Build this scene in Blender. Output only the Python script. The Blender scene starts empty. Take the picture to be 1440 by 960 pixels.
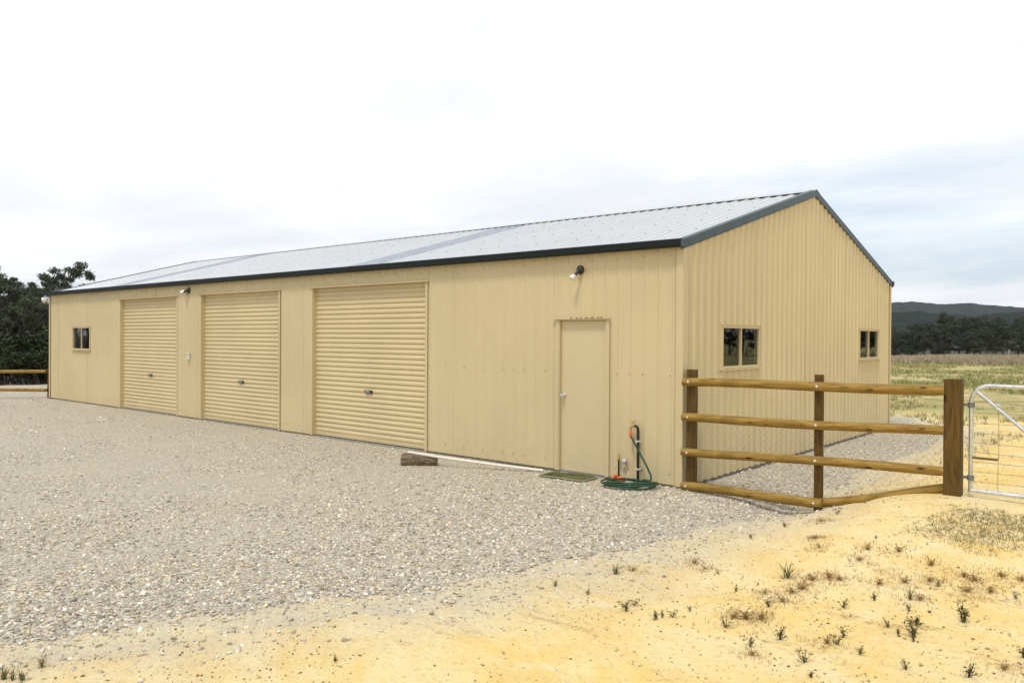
import bpy, math, random
import numpy as np
from mathutils import Matrix, Vector

S = bpy.context.scene
col = S.collection
R = math.radians

# ------------------------------------------------------------------ camera
F_PX, CAM, YAW, PIT, ROL = 1110.775, np.array([4.791, -8.909, 1.869]), -0.7050, -0.0060, 0.0057
_fw = np.array([math.cos(PIT)*math.sin(YAW), math.cos(PIT)*math.cos(YAW), math.sin(PIT)])
_r = np.array([math.cos(YAW), -math.sin(YAW), 0.0]); _u = np.cross(_r, _fw)
_r2 = math.cos(ROL)*_r + math.sin(ROL)*_u; _u2 = -math.sin(ROL)*_r + math.cos(ROL)*_u
cd = bpy.data.cameras.new('camera'); cam = bpy.data.objects.new('camera', cd); col.objects.link(cam)
cd.sensor_width = 36.0; cd.lens = F_PX/1440*36; cd.clip_start = 0.05; cd.clip_end = 20000
cam.matrix_world = Matrix(((_r2[0], _u2[0], -_fw[0], CAM[0]), (_r2[1], _u2[1], -_fw[1], CAM[1]),
                           (_r2[2], _u2[2], -_fw[2], CAM[2]), (0, 0, 0, 1)))
S.camera = cam

# ------------------------------------------------------------------ sky, sun, exposure
SUN_DIR = Vector((0.10, -0.42, 0.90)).normalized()          # towards the sun
W = bpy.data.worlds.new('World'); S.world = W; W.use_nodes = True
nt = W.node_tree; N = nt.nodes; Lk = nt.links; N.clear()
out = N.new('ShaderNodeOutputWorld'); bg = N.new('ShaderNodeBackground'); bg.inputs[1].default_value = 0.1
sky = N.new('ShaderNodeTexSky'); sky.sky_type = 'NISHITA'; sky.sun_disc = False
sky.sun_elevation = math.asin(SUN_DIR.z); sky.sun_rotation = math.atan2(SUN_DIR.x, SUN_DIR.y)
sky.air_density = 1.0; sky.dust_density = 2.0
tc = N.new('ShaderNodeTexCoord')
sep = N.new('ShaderNodeSeparateXYZ'); Lk.new(tc.outputs['Generated'], sep.inputs[0])
def wmath(op, a, b=None, clamp=False):
    n = N.new('ShaderNodeMath'); n.operation = op; n.use_clamp = clamp
    for i, v in enumerate((a, b)):
        if v is None: continue
        if isinstance(v, (int, float)): n.inputs[i].default_value = v
        else: Lk.new(v, n.inputs[i])
    return n.outputs[0]
# project the view direction on a cloud layer overhead
zc = wmath('ADD', wmath('MAXIMUM', sep.outputs[2], 0.0), 0.10)
cx = wmath('DIVIDE', sep.outputs[0], zc); cy = wmath('DIVIDE', sep.outputs[1], zc)
comb = N.new('ShaderNodeCombineXYZ'); Lk.new(cx, comb.inputs[0]); Lk.new(cy, comb.inputs[1])
def wnoise(scale, det, off, rough=0.55):
    mp = N.new('ShaderNodeMapping'); mp.inputs['Location'].default_value = off
    Lk.new(comb.outputs[0], mp.inputs[0])
    n = N.new('ShaderNodeTexNoise'); n.inputs['Scale'].default_value = scale; n.inputs['Detail'].default_value = det
    n.inputs['Roughness'].default_value = rough; n.inputs['Distortion'].default_value = 0.35
    Lk.new(mp.outputs[0], n.inputs['Vector']); return n.outputs['Fac']
def wramp(v, a, b):
    n = N.new('ShaderNodeMapRange'); n.interpolation_type = 'SMOOTHSTEP'
    n.inputs[1].default_value = a; n.inputs[2].default_value = b; Lk.new(v, n.inputs[0]); return n.outputs[0]
cover = wramp(wnoise(0.34, 6, (-2.8, -6.7, -7.1)), 0.30, 0.50)
shade = wramp(wnoise(0.75, 6, (-8.7, -4.0, 2.1)), 0.25, 0.75)
cc = N.new('ShaderNodeMix'); cc.data_type = 'RGBA'
cc.inputs[6].default_value = (6.65, 6.85, 7.15, 1); cc.inputs[7].default_value = (8.7, 8.75, 8.8, 1)
Lk.new(shade, cc.inputs[0])
thin = N.new('ShaderNodeMix'); thin.data_type = 'RGBA'; thin.inputs[0].default_value = 0.72
Lk.new(sky.outputs[0], thin.inputs[6]); thin.inputs[7].default_value = (6.1, 6.9, 7.65, 1)
mx = N.new('ShaderNodeMix'); mx.data_type = 'RGBA'
Lk.new(cover, mx.inputs[0]); Lk.new(thin.outputs[2], mx.inputs[6]); Lk.new(cc.outputs[2], mx.inputs[7])
Lk.new(mx.outputs[2], bg.inputs[0]); Lk.new(bg.outputs[0], out.inputs[0])

sl = bpy.data.lights.new('sun', 'SUN'); sl.energy = 1.5; sl.angle = R(10); sl.color = (1.0, 0.95, 0.86)
so = bpy.data.objects.new('sun', sl); col.objects.link(so)
so.rotation_euler = SUN_DIR.to_track_quat('Z', 'Y').to_euler(); so.location = (30, -20, 40)

S.view_settings.view_transform = 'Standard'; S.view_settings.look = 'None'
S.view_settings.gamma = 1.0; S.view_settings.exposure = 0.47
S.view_settings.use_curve_mapping = False
S.render.engine = 'CYCLES'
S.cycles.max_bounces = 8; S.cycles.transparent_max_bounces = 8

rng = np.random.default_rng(7); random.seed(7)

# ------------------------------------------------------------------ materials
class Mat:
    def __init__(s, name):
        s.m = bpy.data.materials.new(name); s.m.use_nodes = True
        s.t = s.m.node_tree; s.n = s.t.nodes; s.l = s.t.links
        s.b = s.n['Principled BSDF']
    def set(s, **k):
        for a, v in k.items():
            i = s.b.inputs[a.replace('_', ' ')]
            if hasattr(v, 'links'): s.l.new(v, i)
            else: i.default_value = v
        return s
    def coord(s, scale=(1, 1, 1), kind='Object'):
        c = s.n.new('ShaderNodeTexCoord'); mp = s.n.new('ShaderNodeMapping')
        mp.inputs['Scale'].default_value = scale; s.l.new(c.outputs[kind], mp.inputs[0]); return mp.outputs[0]
    def noise(s, scale, detail=4, rough=0.55, vec=None, dist=0.0):
        n = s.n.new('ShaderNodeTexNoise'); n.inputs['Scale'].default_value = scale
        n.inputs['Detail'].default_value = detail; n.inputs['Roughness'].default_value = rough
        n.inputs['Distortion'].default_value = dist
        s.l.new(vec if vec is not None else s.coord(), n.inputs['Vector']); return n.outputs['Fac']
    def voro(s, scale, vec=None, feature='F1', outp='Distance'):
        n = s.n.new('ShaderNodeTexVoronoi'); n.feature = feature; n.inputs['Scale'].default_value = scale
        s.l.new(vec if vec is not None else s.coord(), n.inputs['Vector']); return n.outputs[outp]
    def ramp(s, v, stops):
        n = s.n.new('ShaderNodeValToRGB'); e = n.color_ramp.elements
        while len(e) < len(stops): e.new(0.5)
        for i, (p, c) in enumerate(stops):
            e[i].position = p; e[i].color = (c[0], c[1], c[2], 1) if hasattr(c, '__len__') else (c, c, c, 1)
        s.l.new(v, n.inputs[0]); return n.outputs[0]
    def rng(s, v, a, b, c=0.0, d=1.0, smooth=True):
        n = s.n.new('ShaderNodeMapRange'); n.interpolation_type = 'SMOOTHSTEP' if smooth else 'LINEAR'
        for i, q in enumerate((a, b, c, d)): n.inputs[i+1].default_value = q
        s.l.new(v, n.inputs[0]); return n.outputs[0]
    def mix(s, f, a, b, mode='MIX'):
        n = s.n.new('ShaderNodeMix'); n.data_type = 'RGBA'; n.blend_type = mode
        for i, v in ((0, f), (6, a), (7, b)):
            if hasattr(v, 'links'): s.l.new(v, n.inputs[i])
            elif i == 0: n.inputs[0].default_value = v
            else: n.inputs[i].default_value = (v[0], v[1], v[2], 1)
        return n.outputs[2]
    def math(s, op, a, b):
        n = s.n.new('ShaderNodeMath'); n.operation = op
        for i, v in enumerate((a, b)):
            if hasattr(v, 'links'): s.l.new(v, n.inputs[i])
            else: n.inputs[i].default_value = v
        return n.outputs[0]
    def attr(s, name, outp='Fac'):
        n = s.n.new('ShaderNodeAttribute'); n.attribute_name = name; return n.outputs[outp]
    def objrand(s):
        return s.n.new('ShaderNodeObjectInfo').outputs['Random']
    def bump(s, h, strength=0.3, dist=0.02):
        n = s.n.new('ShaderNodeBump'); n.inputs['Strength'].default_value = strength
        n.inputs['Distance'].default_value = dist; s.l.new(h, n.inputs['Height'])
        s.l.new(n.outputs[0], s.b.inputs['Normal']); return s

def plain(name, c, rough=0.5, metal=0.0, spec=0.5, var=0.12, scale=6.0):
    m = Mat(name); nz = m.noise(scale, 5)
    m.set(Base_Color=m.mix(m.rng(nz, .3, .7), [v*(1-var) for v in c], [min(1, v*(1+var)) for v in c]),
          Roughness=rough, Metallic=metal, Specular_IOR_Level=spec)
    return m.m

def painted(name, c, rough=0.42):
    m = Mat(name)
    v = m.coord()
    big = m.noise(0.55, 4, vec=v)
    streak = m.noise(1.0, 5, 0.6, vec=m.coord((9, 9, 0.5)))
    fine = m.noise(60, 3, vec=v)
    a = m.mix(m.rng(big, .3, .7), [q*0.95 for q in c], [q*1.04 for q in c])
    a = m.mix(m.math('MULTIPLY', m.rng(streak, .52, .8), 0.09), a, [c[0]*0.72, c[1]*0.72, c[2]*0.68])
    a = m.mix(m.math('MULTIPLY', m.objrand(), 0.07), a, [q*0.80 for q in c])
    # splashed dust low on the wall
    sp = m.n.new('ShaderNodeSeparateXYZ'); m.l.new(v, sp.inputs[0])
    low = m.math('MULTIPLY', m.rng(sp.outputs[2], 0.45, 0.0), m.rng(m.noise(7, 5, 0.7, vec=v), .38, .7))
    a = m.mix(m.math('MULTIPLY', low, 0.45), a, (0.50, 0.40, 0.26))
    m.set(Base_Color=a, Roughness=m.rng(fine, .3, .7, rough-.05, rough+.07), Specular_IOR_Level=0.42)
    m.bump(m.noise(1.4, 2, vec=m.coord((1, 1, 0.35))), 0.10, 0.03)
    return m.m

M = {}
CREAM = (0.60, 0.492, 0.284)
M['wall'] = painted('cream_sheet', CREAM)
M['trim'] = painted('cream_trim', (0.59, 0.48, 0.275))
M['roller'] = painted('roller_cream', (0.615, 0.505, 0.292), 0.38)
M['door'] = painted('door_tan', (0.605, 0.497, 0.292), 0.40)
M['slate'] = plain('slate_trim', (0.028, 0.050, 0.056), 0.42, spec=0.5)
M['gutter'] = plain('gutter_dark', (0.007, 0.010, 0.010), 0.5, spec=0.25)
M['black'] = plain('black_plastic', (0.012, 0.012, 0.013), 0.4)
M['white'] = plain('white_plastic', (0.72, 0.71, 0.66), 0.4, var=.05)
M['steel'] = plain('galvanised', (0.62, 0.64, 0.66), 0.36, metal=0.85, var=.16, scale=24)
M['chrome'] = plain('chrome', (0.72, 0.72, 0.70), 0.18, metal=1.0, var=.03)
M['brass'] = plain('brass', (0.55, 0.38, 0.14), 0.35, metal=0.9)
M['orange'] = plain('orange_plastic', (0.72, 0.13, 0.03), 0.4)
M['hose'] = plain('green_hose', (0.008, 0.055, 0.024), 0.32, var=.25, scale=30)
M['pvc'] = plain('white_pvc', (0.72, 0.66, 0.57), 0.35, var=.06)
M['grey'] = plain('grey_plastic', (0.45, 0.46, 0.43), 0.45)
M['screw'] = plain('screw_head', (0.36, 0.30, 0.19), 0.45, metal=0.2)
M['rscrew'] = plain('roof_screw', (0.16, 0.165, 0.17), 0.5, metal=0.3)
M['foam'] = plain('foam', (0.05, 0.045, 0.04), 0.9)
def zinc():
    m = Mat('zincalume'); v = m.coord((1, 0.15, 1))
    g = m.noise(14, 4, vec=v); b = m.noise(0.8, 3)
    c = m.mix(m.rng(g, .3, .7), (0.60, 0.61, 0.615), (0.635, 0.645, 0.65))
    c = m.mix(m.math('MULTIPLY', m.objrand(), 0.10), c, (0.50, 0.52, 0.55))
    m.set(Base_Color=c, Metallic=0.55, Roughness=m.rng(b, .3, .7, .36, .5))
    return m.m
M['zinc'] = zinc()
M['fibre'] = plain('fibreglass_sheet', (0.34, 0.365, 0.41), 0.30, var=.1)
def glass():
    m = Mat('window_glass')
    m.set(Base_Color=(0.62, 0.68, 0.66, 1), Roughness=0.01, Transmission_Weight=1.0, IOR=1.30); return m.m
M['glass'] = glass()
def concrete():
    m = Mat('concrete'); v = m.coord()
    c = m.mix(m.rng(m.noise(9, 6, .65, v), .3, .7), (0.22, 0.205, 0.175), (0.36, 0.335, 0.29))
    m.set(Base_Color=c, Roughness=0.9).bump(m.noise(70, 4, vec=v), .3, .01); return m.m
M['concrete'] = concrete()
def timber(name, a, b, dark):
    m = Mat(name); v = m.coord((1, 1, 1))
    st = m.coord((2.0, 30, 30))       # grain along local X
    g = m.noise(1.6, 6, .62, st, 0.6); k = m.voro(2.6, m.coord((1, 3.2, 3.2)))
    p = m.noise(2.6, 4, .6, v)
    c = m.mix(m.rng(g, .32, .68), a, b)
    c = m.mix(m.math('MULTIPLY', m.rng(p, .45, .75), .55), c, (a[0]*0.8, a[1]*0.86, a[2]*0.62))
    c = m.mix(m.rng(k, .16, .05), c, dark)
    c = m.mix(m.math('MULTIPLY', m.rng(g, .60, .74), .6), c, dark)
    m.set(Base_Color=c, Roughness=.62, Specular_IOR_Level=.22).bump(g, .5, .010); return m.m
M['pine'] = timber('treated_pine', (0.19, 0.105, 0.018), (0.385, 0.245, 0.058), (0.045, 0.02, 0.005))
M['post'] = timber('treated_post', (0.072, 0.039, 0.008), (0.15, 0.086, 0.019), (0.022, 0.011, 0.003))
M['oldwood'] = timber('weathered_wood', (0.10, 0.070, 0.040), (0.25, 0.185, 0.115), (0.022, 0.015, 0.009))
M['bark'] = timber('bark', (0.045, 0.038, 0.030), (0.105, 0.09, 0.075), (0.018, 0.014, 0.011))
M['palebark'] = timber('pale_bark', (0.34, 0.31, 0.27), (0.55, 0.52, 0.47), (0.14, 0.11, 0.09))
def mat_mat():
    m = Mat('turf_mat'); n = m.noise(90, 3)
    c = m.mix(m.rng(m.noise(5, 4), .35, .65), (0.06, 0.085, 0.03), (0.16, 0.15, 0.06))
    m.set(Base_Color=c, Roughness=.95, Specular_IOR_Level=.1).bump(n, 1.0, .02); return m.m
M['turf'] = mat_mat()
def foliage(name, a, b, tr=0.15):
    m = Mat(name)
    c = m.mix(m.attr('tint'), a, b)
    c = m.mix(m.math('MULTIPLY', m.objrand(), .35), c, [a[0]*1.25, a[1]*0.9, a[2]*.8])
    m.set(Base_Color=c, Roughness=.62, Specular_IOR_Level=.25)
    if tr: m.set(Transmission_Weight=0.0, Subsurface_Weight=0.0)
    return m.m
M['gum'] = foliage('gum_leaves', (0.038, 0.052, 0.029), (0.135, 0.15, 0.085))
M['gum_far'] = foliage('far_gum_leaves', (0.024, 0.036, 0.017), (0.085, 0.095, 0.038))
M['shrub'] = foliage('shrub_leaves', (0.022, 0.034, 0.010), (0.060, 0.075, 0.022))
M['weed'] = foliage('weed_leaves', (0.040, 0.034, 0.010), (0.135, 0.105, 0.035))
M['dryweed'] = foliage('dry_weed', (0.19, 0.105, 0.034), (0.42, 0.28, 0.10))
M['tuft'] = foliage('grass_tuft', (0.055, 0.065, 0.018), (0.20, 0.18, 0.06))
def attrcol(name, rough=.85, spec=.2):
    m = Mat(name); m.set(Base_Color=m.attr('col', 'Color'), Roughness=rough, Specular_IOR_Level=spec); return m.m
M['col'] = attrcol('grass_blades', .8, .15)
def chipmat():
    m = Mat('slate_chips'); v = m.coord()
    c = m.mix(m.math('MULTIPLY', m.rng(m.noise(55, 4, .6, v), .4, .7), .45), m.attr('col', 'Color'), (0.17, 0.13, 0.09))
    m.set(Base_Color=c, Roughness=.8, Specular_IOR_Level=.3).bump(m.noise(120, 3, vec=v), .4, .004); return m.m
M['chip'] = chipmat()

def ground_mat():
    m = Mat('sandy_ground'); v = m.coord()
    big = m.noise(0.9, 7, .72, v, .8); mid = m.noise(2.3, 6, .65, v, .3); fine = m.noise(24, 5, .7, v); grit = m.noise(130, 3, .6, v)
    sand = m.mix(m.rng(big, .34, .66), (0.83, 0.59, 0.205), (0.85, 0.695, 0.385))
    sand = m.mix(m.math('MULTIPLY', m.rng(mid, .50, .74), .55), sand, (0.76, 0.535, 0.19))
    sand = m.mix(m.math('MULTIPLY', m.rng(mid, .44, .27), .6), sand, (0.84, 0.755, 0.54))
    sand = m.mix(m.math('MULTIPLY', m.rng(fine, .52, .70), .6), sand, (0.60, 0.42, 0.17))
    sand = m.mix(m.math('MULTIPLY', m.rng(grit, .60, .74), .42), sand, (0.27, 0.185, 0.10))
    rust = m.noise(1.0, 6, .7, m.coord((.8, 2.6, 1)), .6)
    sand = m.mix(m.math('MULTIPLY', m.rng(rust, .57, .72), .5), sand, (0.66, 0.46, 0.19))
    sand = m.mix(m.math('MULTIPLY', m.math('MULTIPLY', m.rng(rust, .57, .66), m.rng(fine, .42, .66)), .7), sand, (0.30, 0.165, 0.06))
    # compacted silty edge next to the gravel
    silt = m.mix(m.rng(fine, .35, .68), (0.66, 0.57, 0.41), (0.54, 0.47, 0.35))
    sand = m.mix(m.math('MULTIPLY', m.attr('silt'), m.rng(mid, .22, .62, .45, 1)), sand, silt)
    # field
    fld = m.mix(m.rng(m.noise(.6, 5, .6, v), .35, .65), (0.34, 0.29, 0.11), (0.58, 0.46, 0.24))
    fld = m.mix(m.rng(m.noise(.12, 4, .6, v), .45, .62), fld, (0.22, 0.235, 0.08))
    c = m.mix(m.attr('field'), sand, fld)
    lit = m.mix(m.rng(mid, .3, .7), (0.035, 0.028, 0.018), (0.085, 0.065, 0.042))
    c = m.mix(m.attr('litter'), c, lit)
    h = m.math('ADD', m.math('MULTIPLY', mid, 1.0), m.math('ADD', m.math('MULTIPLY', fine, .55), m.math('MULTIPLY', grit, .22)))
    m.set(Base_Color=c, Roughness=.95, Specular_IOR_Level=.12).bump(h, .9, .045); return m.m
M['ground'] = ground_mat()
def gravel_mat():
    m = Mat('gravel_bed'); v = m.coord()
    vs = m.coord((1, 1, 1))
    cell = m.voro(38, vs, 'F1', 'Color'); d = m.voro(38, vs)
    cell2 = m.voro(85, vs, 'F1', 'Color'); d2 = m.voro(85, vs)
    sx = m.n.new('ShaderNodeSeparateColor'); m.l.new(cell, sx.inputs[0])
    sx2 = m.n.new('ShaderNodeSeparateColor'); m.l.new(cell2, sx2.inputs[0])
    st = [(0, (0.19, 0.17, 0.13)), (.3, (0.37, 0.33, 0.26)), (.6, (0.50, 0.445, 0.35)), (.82, (0.57, 0.49, 0.355)), (1, (0.76, 0.72, 0.63))]
    c1 = m.ramp(sx.outputs[0], st); c2 = m.ramp(sx2.outputs[1], st)
    c = m.mix(m.rng(m.noise(1.1, 4, .6, v), .4, .6), c1, c2)
    big = m.noise(.28, 4, .6, v)
    c = m.mix(m.math('MULTIPLY', m.rng(big, .36, .66), .45), c, (0.50, 0.445, 0.35))
    c = m.mix(m.math('MULTIPLY', m.rng(m.noise(.75, 5, .65, v), .52, .75), .35), c, (0.54, 0.44, 0.28))
    h = m.math('ADD', m.math('MULTIPLY', d, -1.0), m.math('MULTIPLY', d2, -.6))
    m.set(Base_Color=c, Roughness=.9, Specular_IOR_Level=.2).bump(h, .8, .018); return m.m
M['gravel'] = gravel_mat()
def hill_mat():
    m = Mat('wooded_hill'); v = m.coord()
    c = m.mix(m.rng(m.noise(.045, 5, .7, v), .35, .65), (0.014, 0.022, 0.017), (0.050, 0.058, 0.036))
    c = m.mix(m.math('MULTIPLY', m.rng(m.noise(.004, 4, .6, v), .4, .65), .5), c, (0.030, 0.040, 0.028))
    m.set(Base_Color=c, Roughness=1, Specular_IOR_Level=0.0).bump(m.noise(.12, 5, .75, v), 1.0, 16.0); return m.m
M['hill'] = hill_mat()

# ------------------------------------------------------------------ mesh helpers
class MB:
    def __init__(s): s.v = []; s.f = []
    def add(s, vs, fs):
        o = len(s.v); s.v += [tuple(map(float, p)) for p in vs]; s.f += [tuple(i+o for i in f) for f in fs]; return s
    def box(s, a, b):
        x0, y0, z0 = a; x1, y1, z1 = b
        return s.add([(x0,y0,z0),(x1,y0,z0),(x1,y1,z0),(x0,y1,z0),(x0,y0,z1),(x1,y0,z1),(x1,y1,z1),(x0,y1,z1)],
                     [(0,3,2,1),(4,5,6,7),(0,1,5,4),(1,2,6,5),(2,3,7,6),(3,0,4,7)])
    def tube(s, pts, rad, n=10, caps=True):
        pts = [np.array(p, float) for p in pts]; rad = rad if hasattr(rad, '__len__') else [rad]*len(pts)
        rings = []; prev = None
        for i, p in enumerate(pts):
            t = pts[min(i+1, len(pts)-1)] - pts[max(i-1, 0)]; t = t/(np.linalg.norm(t)+1e-12)
            if prev is None:
                a = np.array([0, 0, 1.0]) if abs(t[2]) < .9 else np.array([1.0, 0, 0])
                x = np.cross(a, t)
            else: x = prev - t*(prev@t)
            x = x/np.linalg.norm(x); prev = x; y = np.cross(t, x)
            rings.append([p + rad[i]*(math.cos(2*math.pi*k/n)*x + math.sin(2*math.pi*k/n)*y) for k in range(n)])
        vs = [q for r in rings for q in r]; fs = []
        for i in range(len(rings)-1):
            for k in range(n):
                a = i*n+k; b = i*n+(k+1) % n; fs.append((a, b, b+n, a+n))
        if caps: fs += [tuple(range(n))[::-1], tuple((len(rings)-1)*n+k for k in range(n))]
        return s.add(vs, fs)
    def lathe(s, prof, c, axis=(0, 0, 1), n=14):
        ax = np.array(axis, float); ax /= np.linalg.norm(ax)
        a = np.array([0, 0, 1.0]) if abs(ax[2]) < .9 else np.array([1.0, 0, 0])
        x = np.cross(a, ax); x /= np.linalg.norm(x); y = np.cross(ax, x); c = np.array(c, float)
        vs = [c + ax*h + r*(math.cos(2*math.pi*k/n)*x + math.sin(2*math.pi*k/n)*y) for h, r in prof for k in range(n)]
        fs = [(i*n+k, i*n+(k+1) % n, (i+1)*n+(k+1) % n, (i+1)*n+k) for i in range(len(prof)-1) for k in range(n)]
        fs += [tuple(range(n))[::-1], tuple((len(prof)-1)*n+k for k in range(n))]
        return s.add(vs, fs)
    def build(s, name, mat, parent=None, smooth=False, bevel=0, kind=None, loc=None):
        me = bpy.data.meshes.new(name); v = np.array(s.v)
        if loc is not None: v = v - np.array(loc)
        me.from_pydata(v.tolist(), [], s.f); me.materials.append(mat); me.update()
        if smooth:
            me.polygons.foreach_set('use_smooth', [True]*len(me.polygons))
            try: me.set_sharp_from_angle(angle=R(40))
            except Exception: pass
        o = bpy.data.objects.new(name, me); col.objects.link(o)
        if loc is not None: o.location = loc
        if parent is not None: o.parent = parent
        if bevel:
            bv = o.modifiers.new('bevel', 'BEVEL'); bv.width = bevel; bv.segments = 2; bv.limit_method = 'ANGLE'
        if kind: o['kind'] = kind
        return o

def tag(o, label, cat, group=None):
    o['label'] = label; o['category'] = cat
    if group: o['group'] = group
    return o
def thing(name, label, cat, loc=(0, 0, 0), group=None):
    o = bpy.data.objects.new(name, None); col.objects.link(o); o.location = loc; o.empty_display_size = .1
    return tag(o, label, cat, group)
def fast_mesh(name, V, Fq, mat, k, colors=None, tint=None, smooth=False):
    """V (n,3), Fq (m,k) index array"""
    me = bpy.data.meshes.new(name); me.vertices.add(len(V)); me.vertices.foreach_set('co', np.ascontiguousarray(V, 'f').ravel())
    m = len(Fq); me.loops.add(m*k); me.loops.foreach_set('vertex_index', np.ascontiguousarray(Fq, 'i').ravel())
    me.polygons.add(m); me.polygons.foreach_set('loop_start', np.arange(0, m*k, k, dtype='i'))
    me.materials.append(mat)
    if colors is not None:
        a = me.color_attributes.new('col', 'FLOAT_COLOR', 'POINT')
        a.data.foreach_set('color', np.hstack([colors, np.ones((len(V), 1))]).astype('f').ravel())
    if tint is not None:
        a = me.attributes.new('tint', 'FLOAT', 'POINT'); a.data.foreach_set('value', tint.astype('f'))
    if smooth: me.polygons.foreach_set('use_smooth', np.ones(m, bool))
    me.update(calc_edges=True); me.validate()
    return me
def link(name, me, parent=None, loc=None):
    o = bpy.data.objects.new(name, me); col.objects.link(o)
    if parent is not None: o.parent = parent
    if loc is not None: o.location = loc
    return o

# ------------------------------------------------------------------ terrain
def vnoise(x, y, seed=0):
    x = np.asarray(x, float); y = np.asarray(y, float)
    xi = np.floor(x).astype(np.int64); yi = np.floor(y).astype(np.int64); fx = x-xi; fy = y-yi
    fx = fx*fx*(3-2*fx); fy = fy*fy*(3-2*fy)
    def h(a, b):
        n = (a*374761393 + b*668265263 + seed*974711) & 0x7fffffff
        n = ((n ^ (n >> 13))*1274126177) & 0x7fffffff
        return ((n ^ (n >> 16)) & 0xffff)/65535.0
    return (h(xi, yi)*(1-fx)+h(xi+1, yi)*fx)*(1-fy) + (h(xi, yi+1)*(1-fx)+h(xi+1, yi+1)*fx)*fy
def fbm(x, y, seed=0, o=4):
    t = 0; a = .5
    for i in range(o): t = t + a*vnoise(x*2**i, y*2**i, seed+i*17); a *= .5
    return t/(1-.5**o) - .5
def sst(x, a, b):
    t = np.clip((np.asarray(x, float)-a)/(b-a), 0, 1); return t*t*(3-2*t)
SL, SW, SH, SR = 20.611, 9.101, 3.0, 4.265      # shed length, width, eave, ridge
XB = np.array([(-16, -9.5), (-12, -5.0), (-9.5, -2.4), (-8.3, -1.4), (-7.2, -.84), (-6.7, -.49), (-6.1, -.29), (-5.5, .12), (-4.85, .52), (-3.8, .72), (-2.9, .86),
               (-2.1, 1.09), (-1.2, 1.24), (0, 1.32), (1.1, 1.3), (3.3, 1.36), (6.3, 1.34), (8.6, 1.15), (10.5, .6), (14, -2)])
def gmask(x, y):
    x = np.asarray(x, float); y = np.asarray(y, float)
    g = np.interp(y, XB[:, 0], XB[:, 1]) - x + .55*fbm(x*1.1, y*1.1, 5) + .22*fbm(x*5, y*5, 9)
    g = np.minimum(g, x + 29.7 + .6*fbm(x*.8, y*.8, 3))
    g = np.minimum(g, 12.0 - y + .6*fbm(x*.8, y*.8, 4))
    return np.minimum(g, y + 26)
def T(x, y):
    x = np.asarray(x, float); y = np.asarray(y, float)
    z = -.055 + .010*sst(y, -2.2, -.2)*sst(x, 2, .5)
    mound = .36*sst(x, 1.25, 3.0)*sst(y, -3.6, -.1)*(1-sst(y, 6, 18))*(1-.6*sst(x, 6, 14))
    z = z + mound - .10*np.exp(-((x-1.35)**2/.30 + (y-.0)**2/.30))
    d = np.hypot(x-CAM[0], y-CAM[1])
    z = z - .0096*np.maximum(0, d-26)*(d < 600) - .0096*574*(d >= 600)
    z = z - 1.9*sst(-x, 30, 46)
    g = gmask(x, y); z = z - .022*np.exp(-((g+.32)/.09)**2) + .016*np.exp(-((g+.52)/.10)**2) - .016*np.exp(-((g+.95)/.11)**2)
    inside = (x > -SL-.1) & (x < .05) & (y > 0) & (y < SW+.1)
    rough = np.where(gmask(x, y) > 0, .35, 1.0)
    nz = rough*(.055*fbm(x*.9, y*.9, 21) + .030*fbm(x*4.0, y*4.0, 22, 4))
    return np.where(inside, -.10, z + nz*sst(d, 0.5, 1.5))
def axis(segs):
    a = []
    for lo, hi, st in segs: a += list(np.arange(lo, hi-1e-6, st))
    return np.array(a + [segs[-1][1]])
def geo(lo, hi, st, k=1.16):
    a = [lo]; 
    while a[-1] < hi: a.append(a[-1]+st); st *= k
    a[-1] = hi; return np.array(a)
gx = np.concatenate([-geo(24, 6000, .35, 1.12)[::-1], axis([(-24, -8, .3), (-8, -3, .14), (-3, 6.5, .07)])[1:-1], geo(6.5, 6000, .09, 1.13)])
gy = np.concatenate([-geo(9, 6000, .12, 1.16)[::-1], axis([(-9, 3, .07), (3, 12, .14)])[1:-1], geo(12, 6000, .2, 1.11)])
def grid(xs, ys):
    X, Y = np.meshgrid(xs, ys); nx, ny = len(xs), len(ys)
    i = np.arange(nx*ny).reshape(ny, nx)
    Fq = np.stack([i[:-1, :-1], i[:-1, 1:], i[1:, 1:], i[1:, :-1]], -1).reshape(-1, 4)
    return X.ravel(), Y.ravel(), Fq
X, Y, Fq = grid(gx, gy)
me = fast_mesh('ground', np.stack([X, Y, T(X, Y)], 1), Fq, M['ground'], 4, smooth=True)
dd = np.hypot(X-CAM[0], Y-CAM[1])
field = sst(dd + 5*fbm(X*.25, Y*.25, 31), 19, 27)*sst(Y, 3, 9)*sst(X, -28, -24)
field = np.maximum(field, sst(dd, 40, 60)*sst(X, -28, -24))
litter = sst(-X + 1.2*fbm(X*.7, Y*.7, 33), 28.6, 29.6)
g_ = gmask(X, Y); silt = sst(g_, -1.5, -.02)*(X > -29)
for nm, val in (('field', field), ('litter', litter), ('silt', silt)):
    a = me.attributes.new(nm, 'FLOAT', 'POINT'); a.data.foreach_set('value', val.astype('f'))
ground = link('ground', me); ground['kind'] = 'structure'

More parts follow.
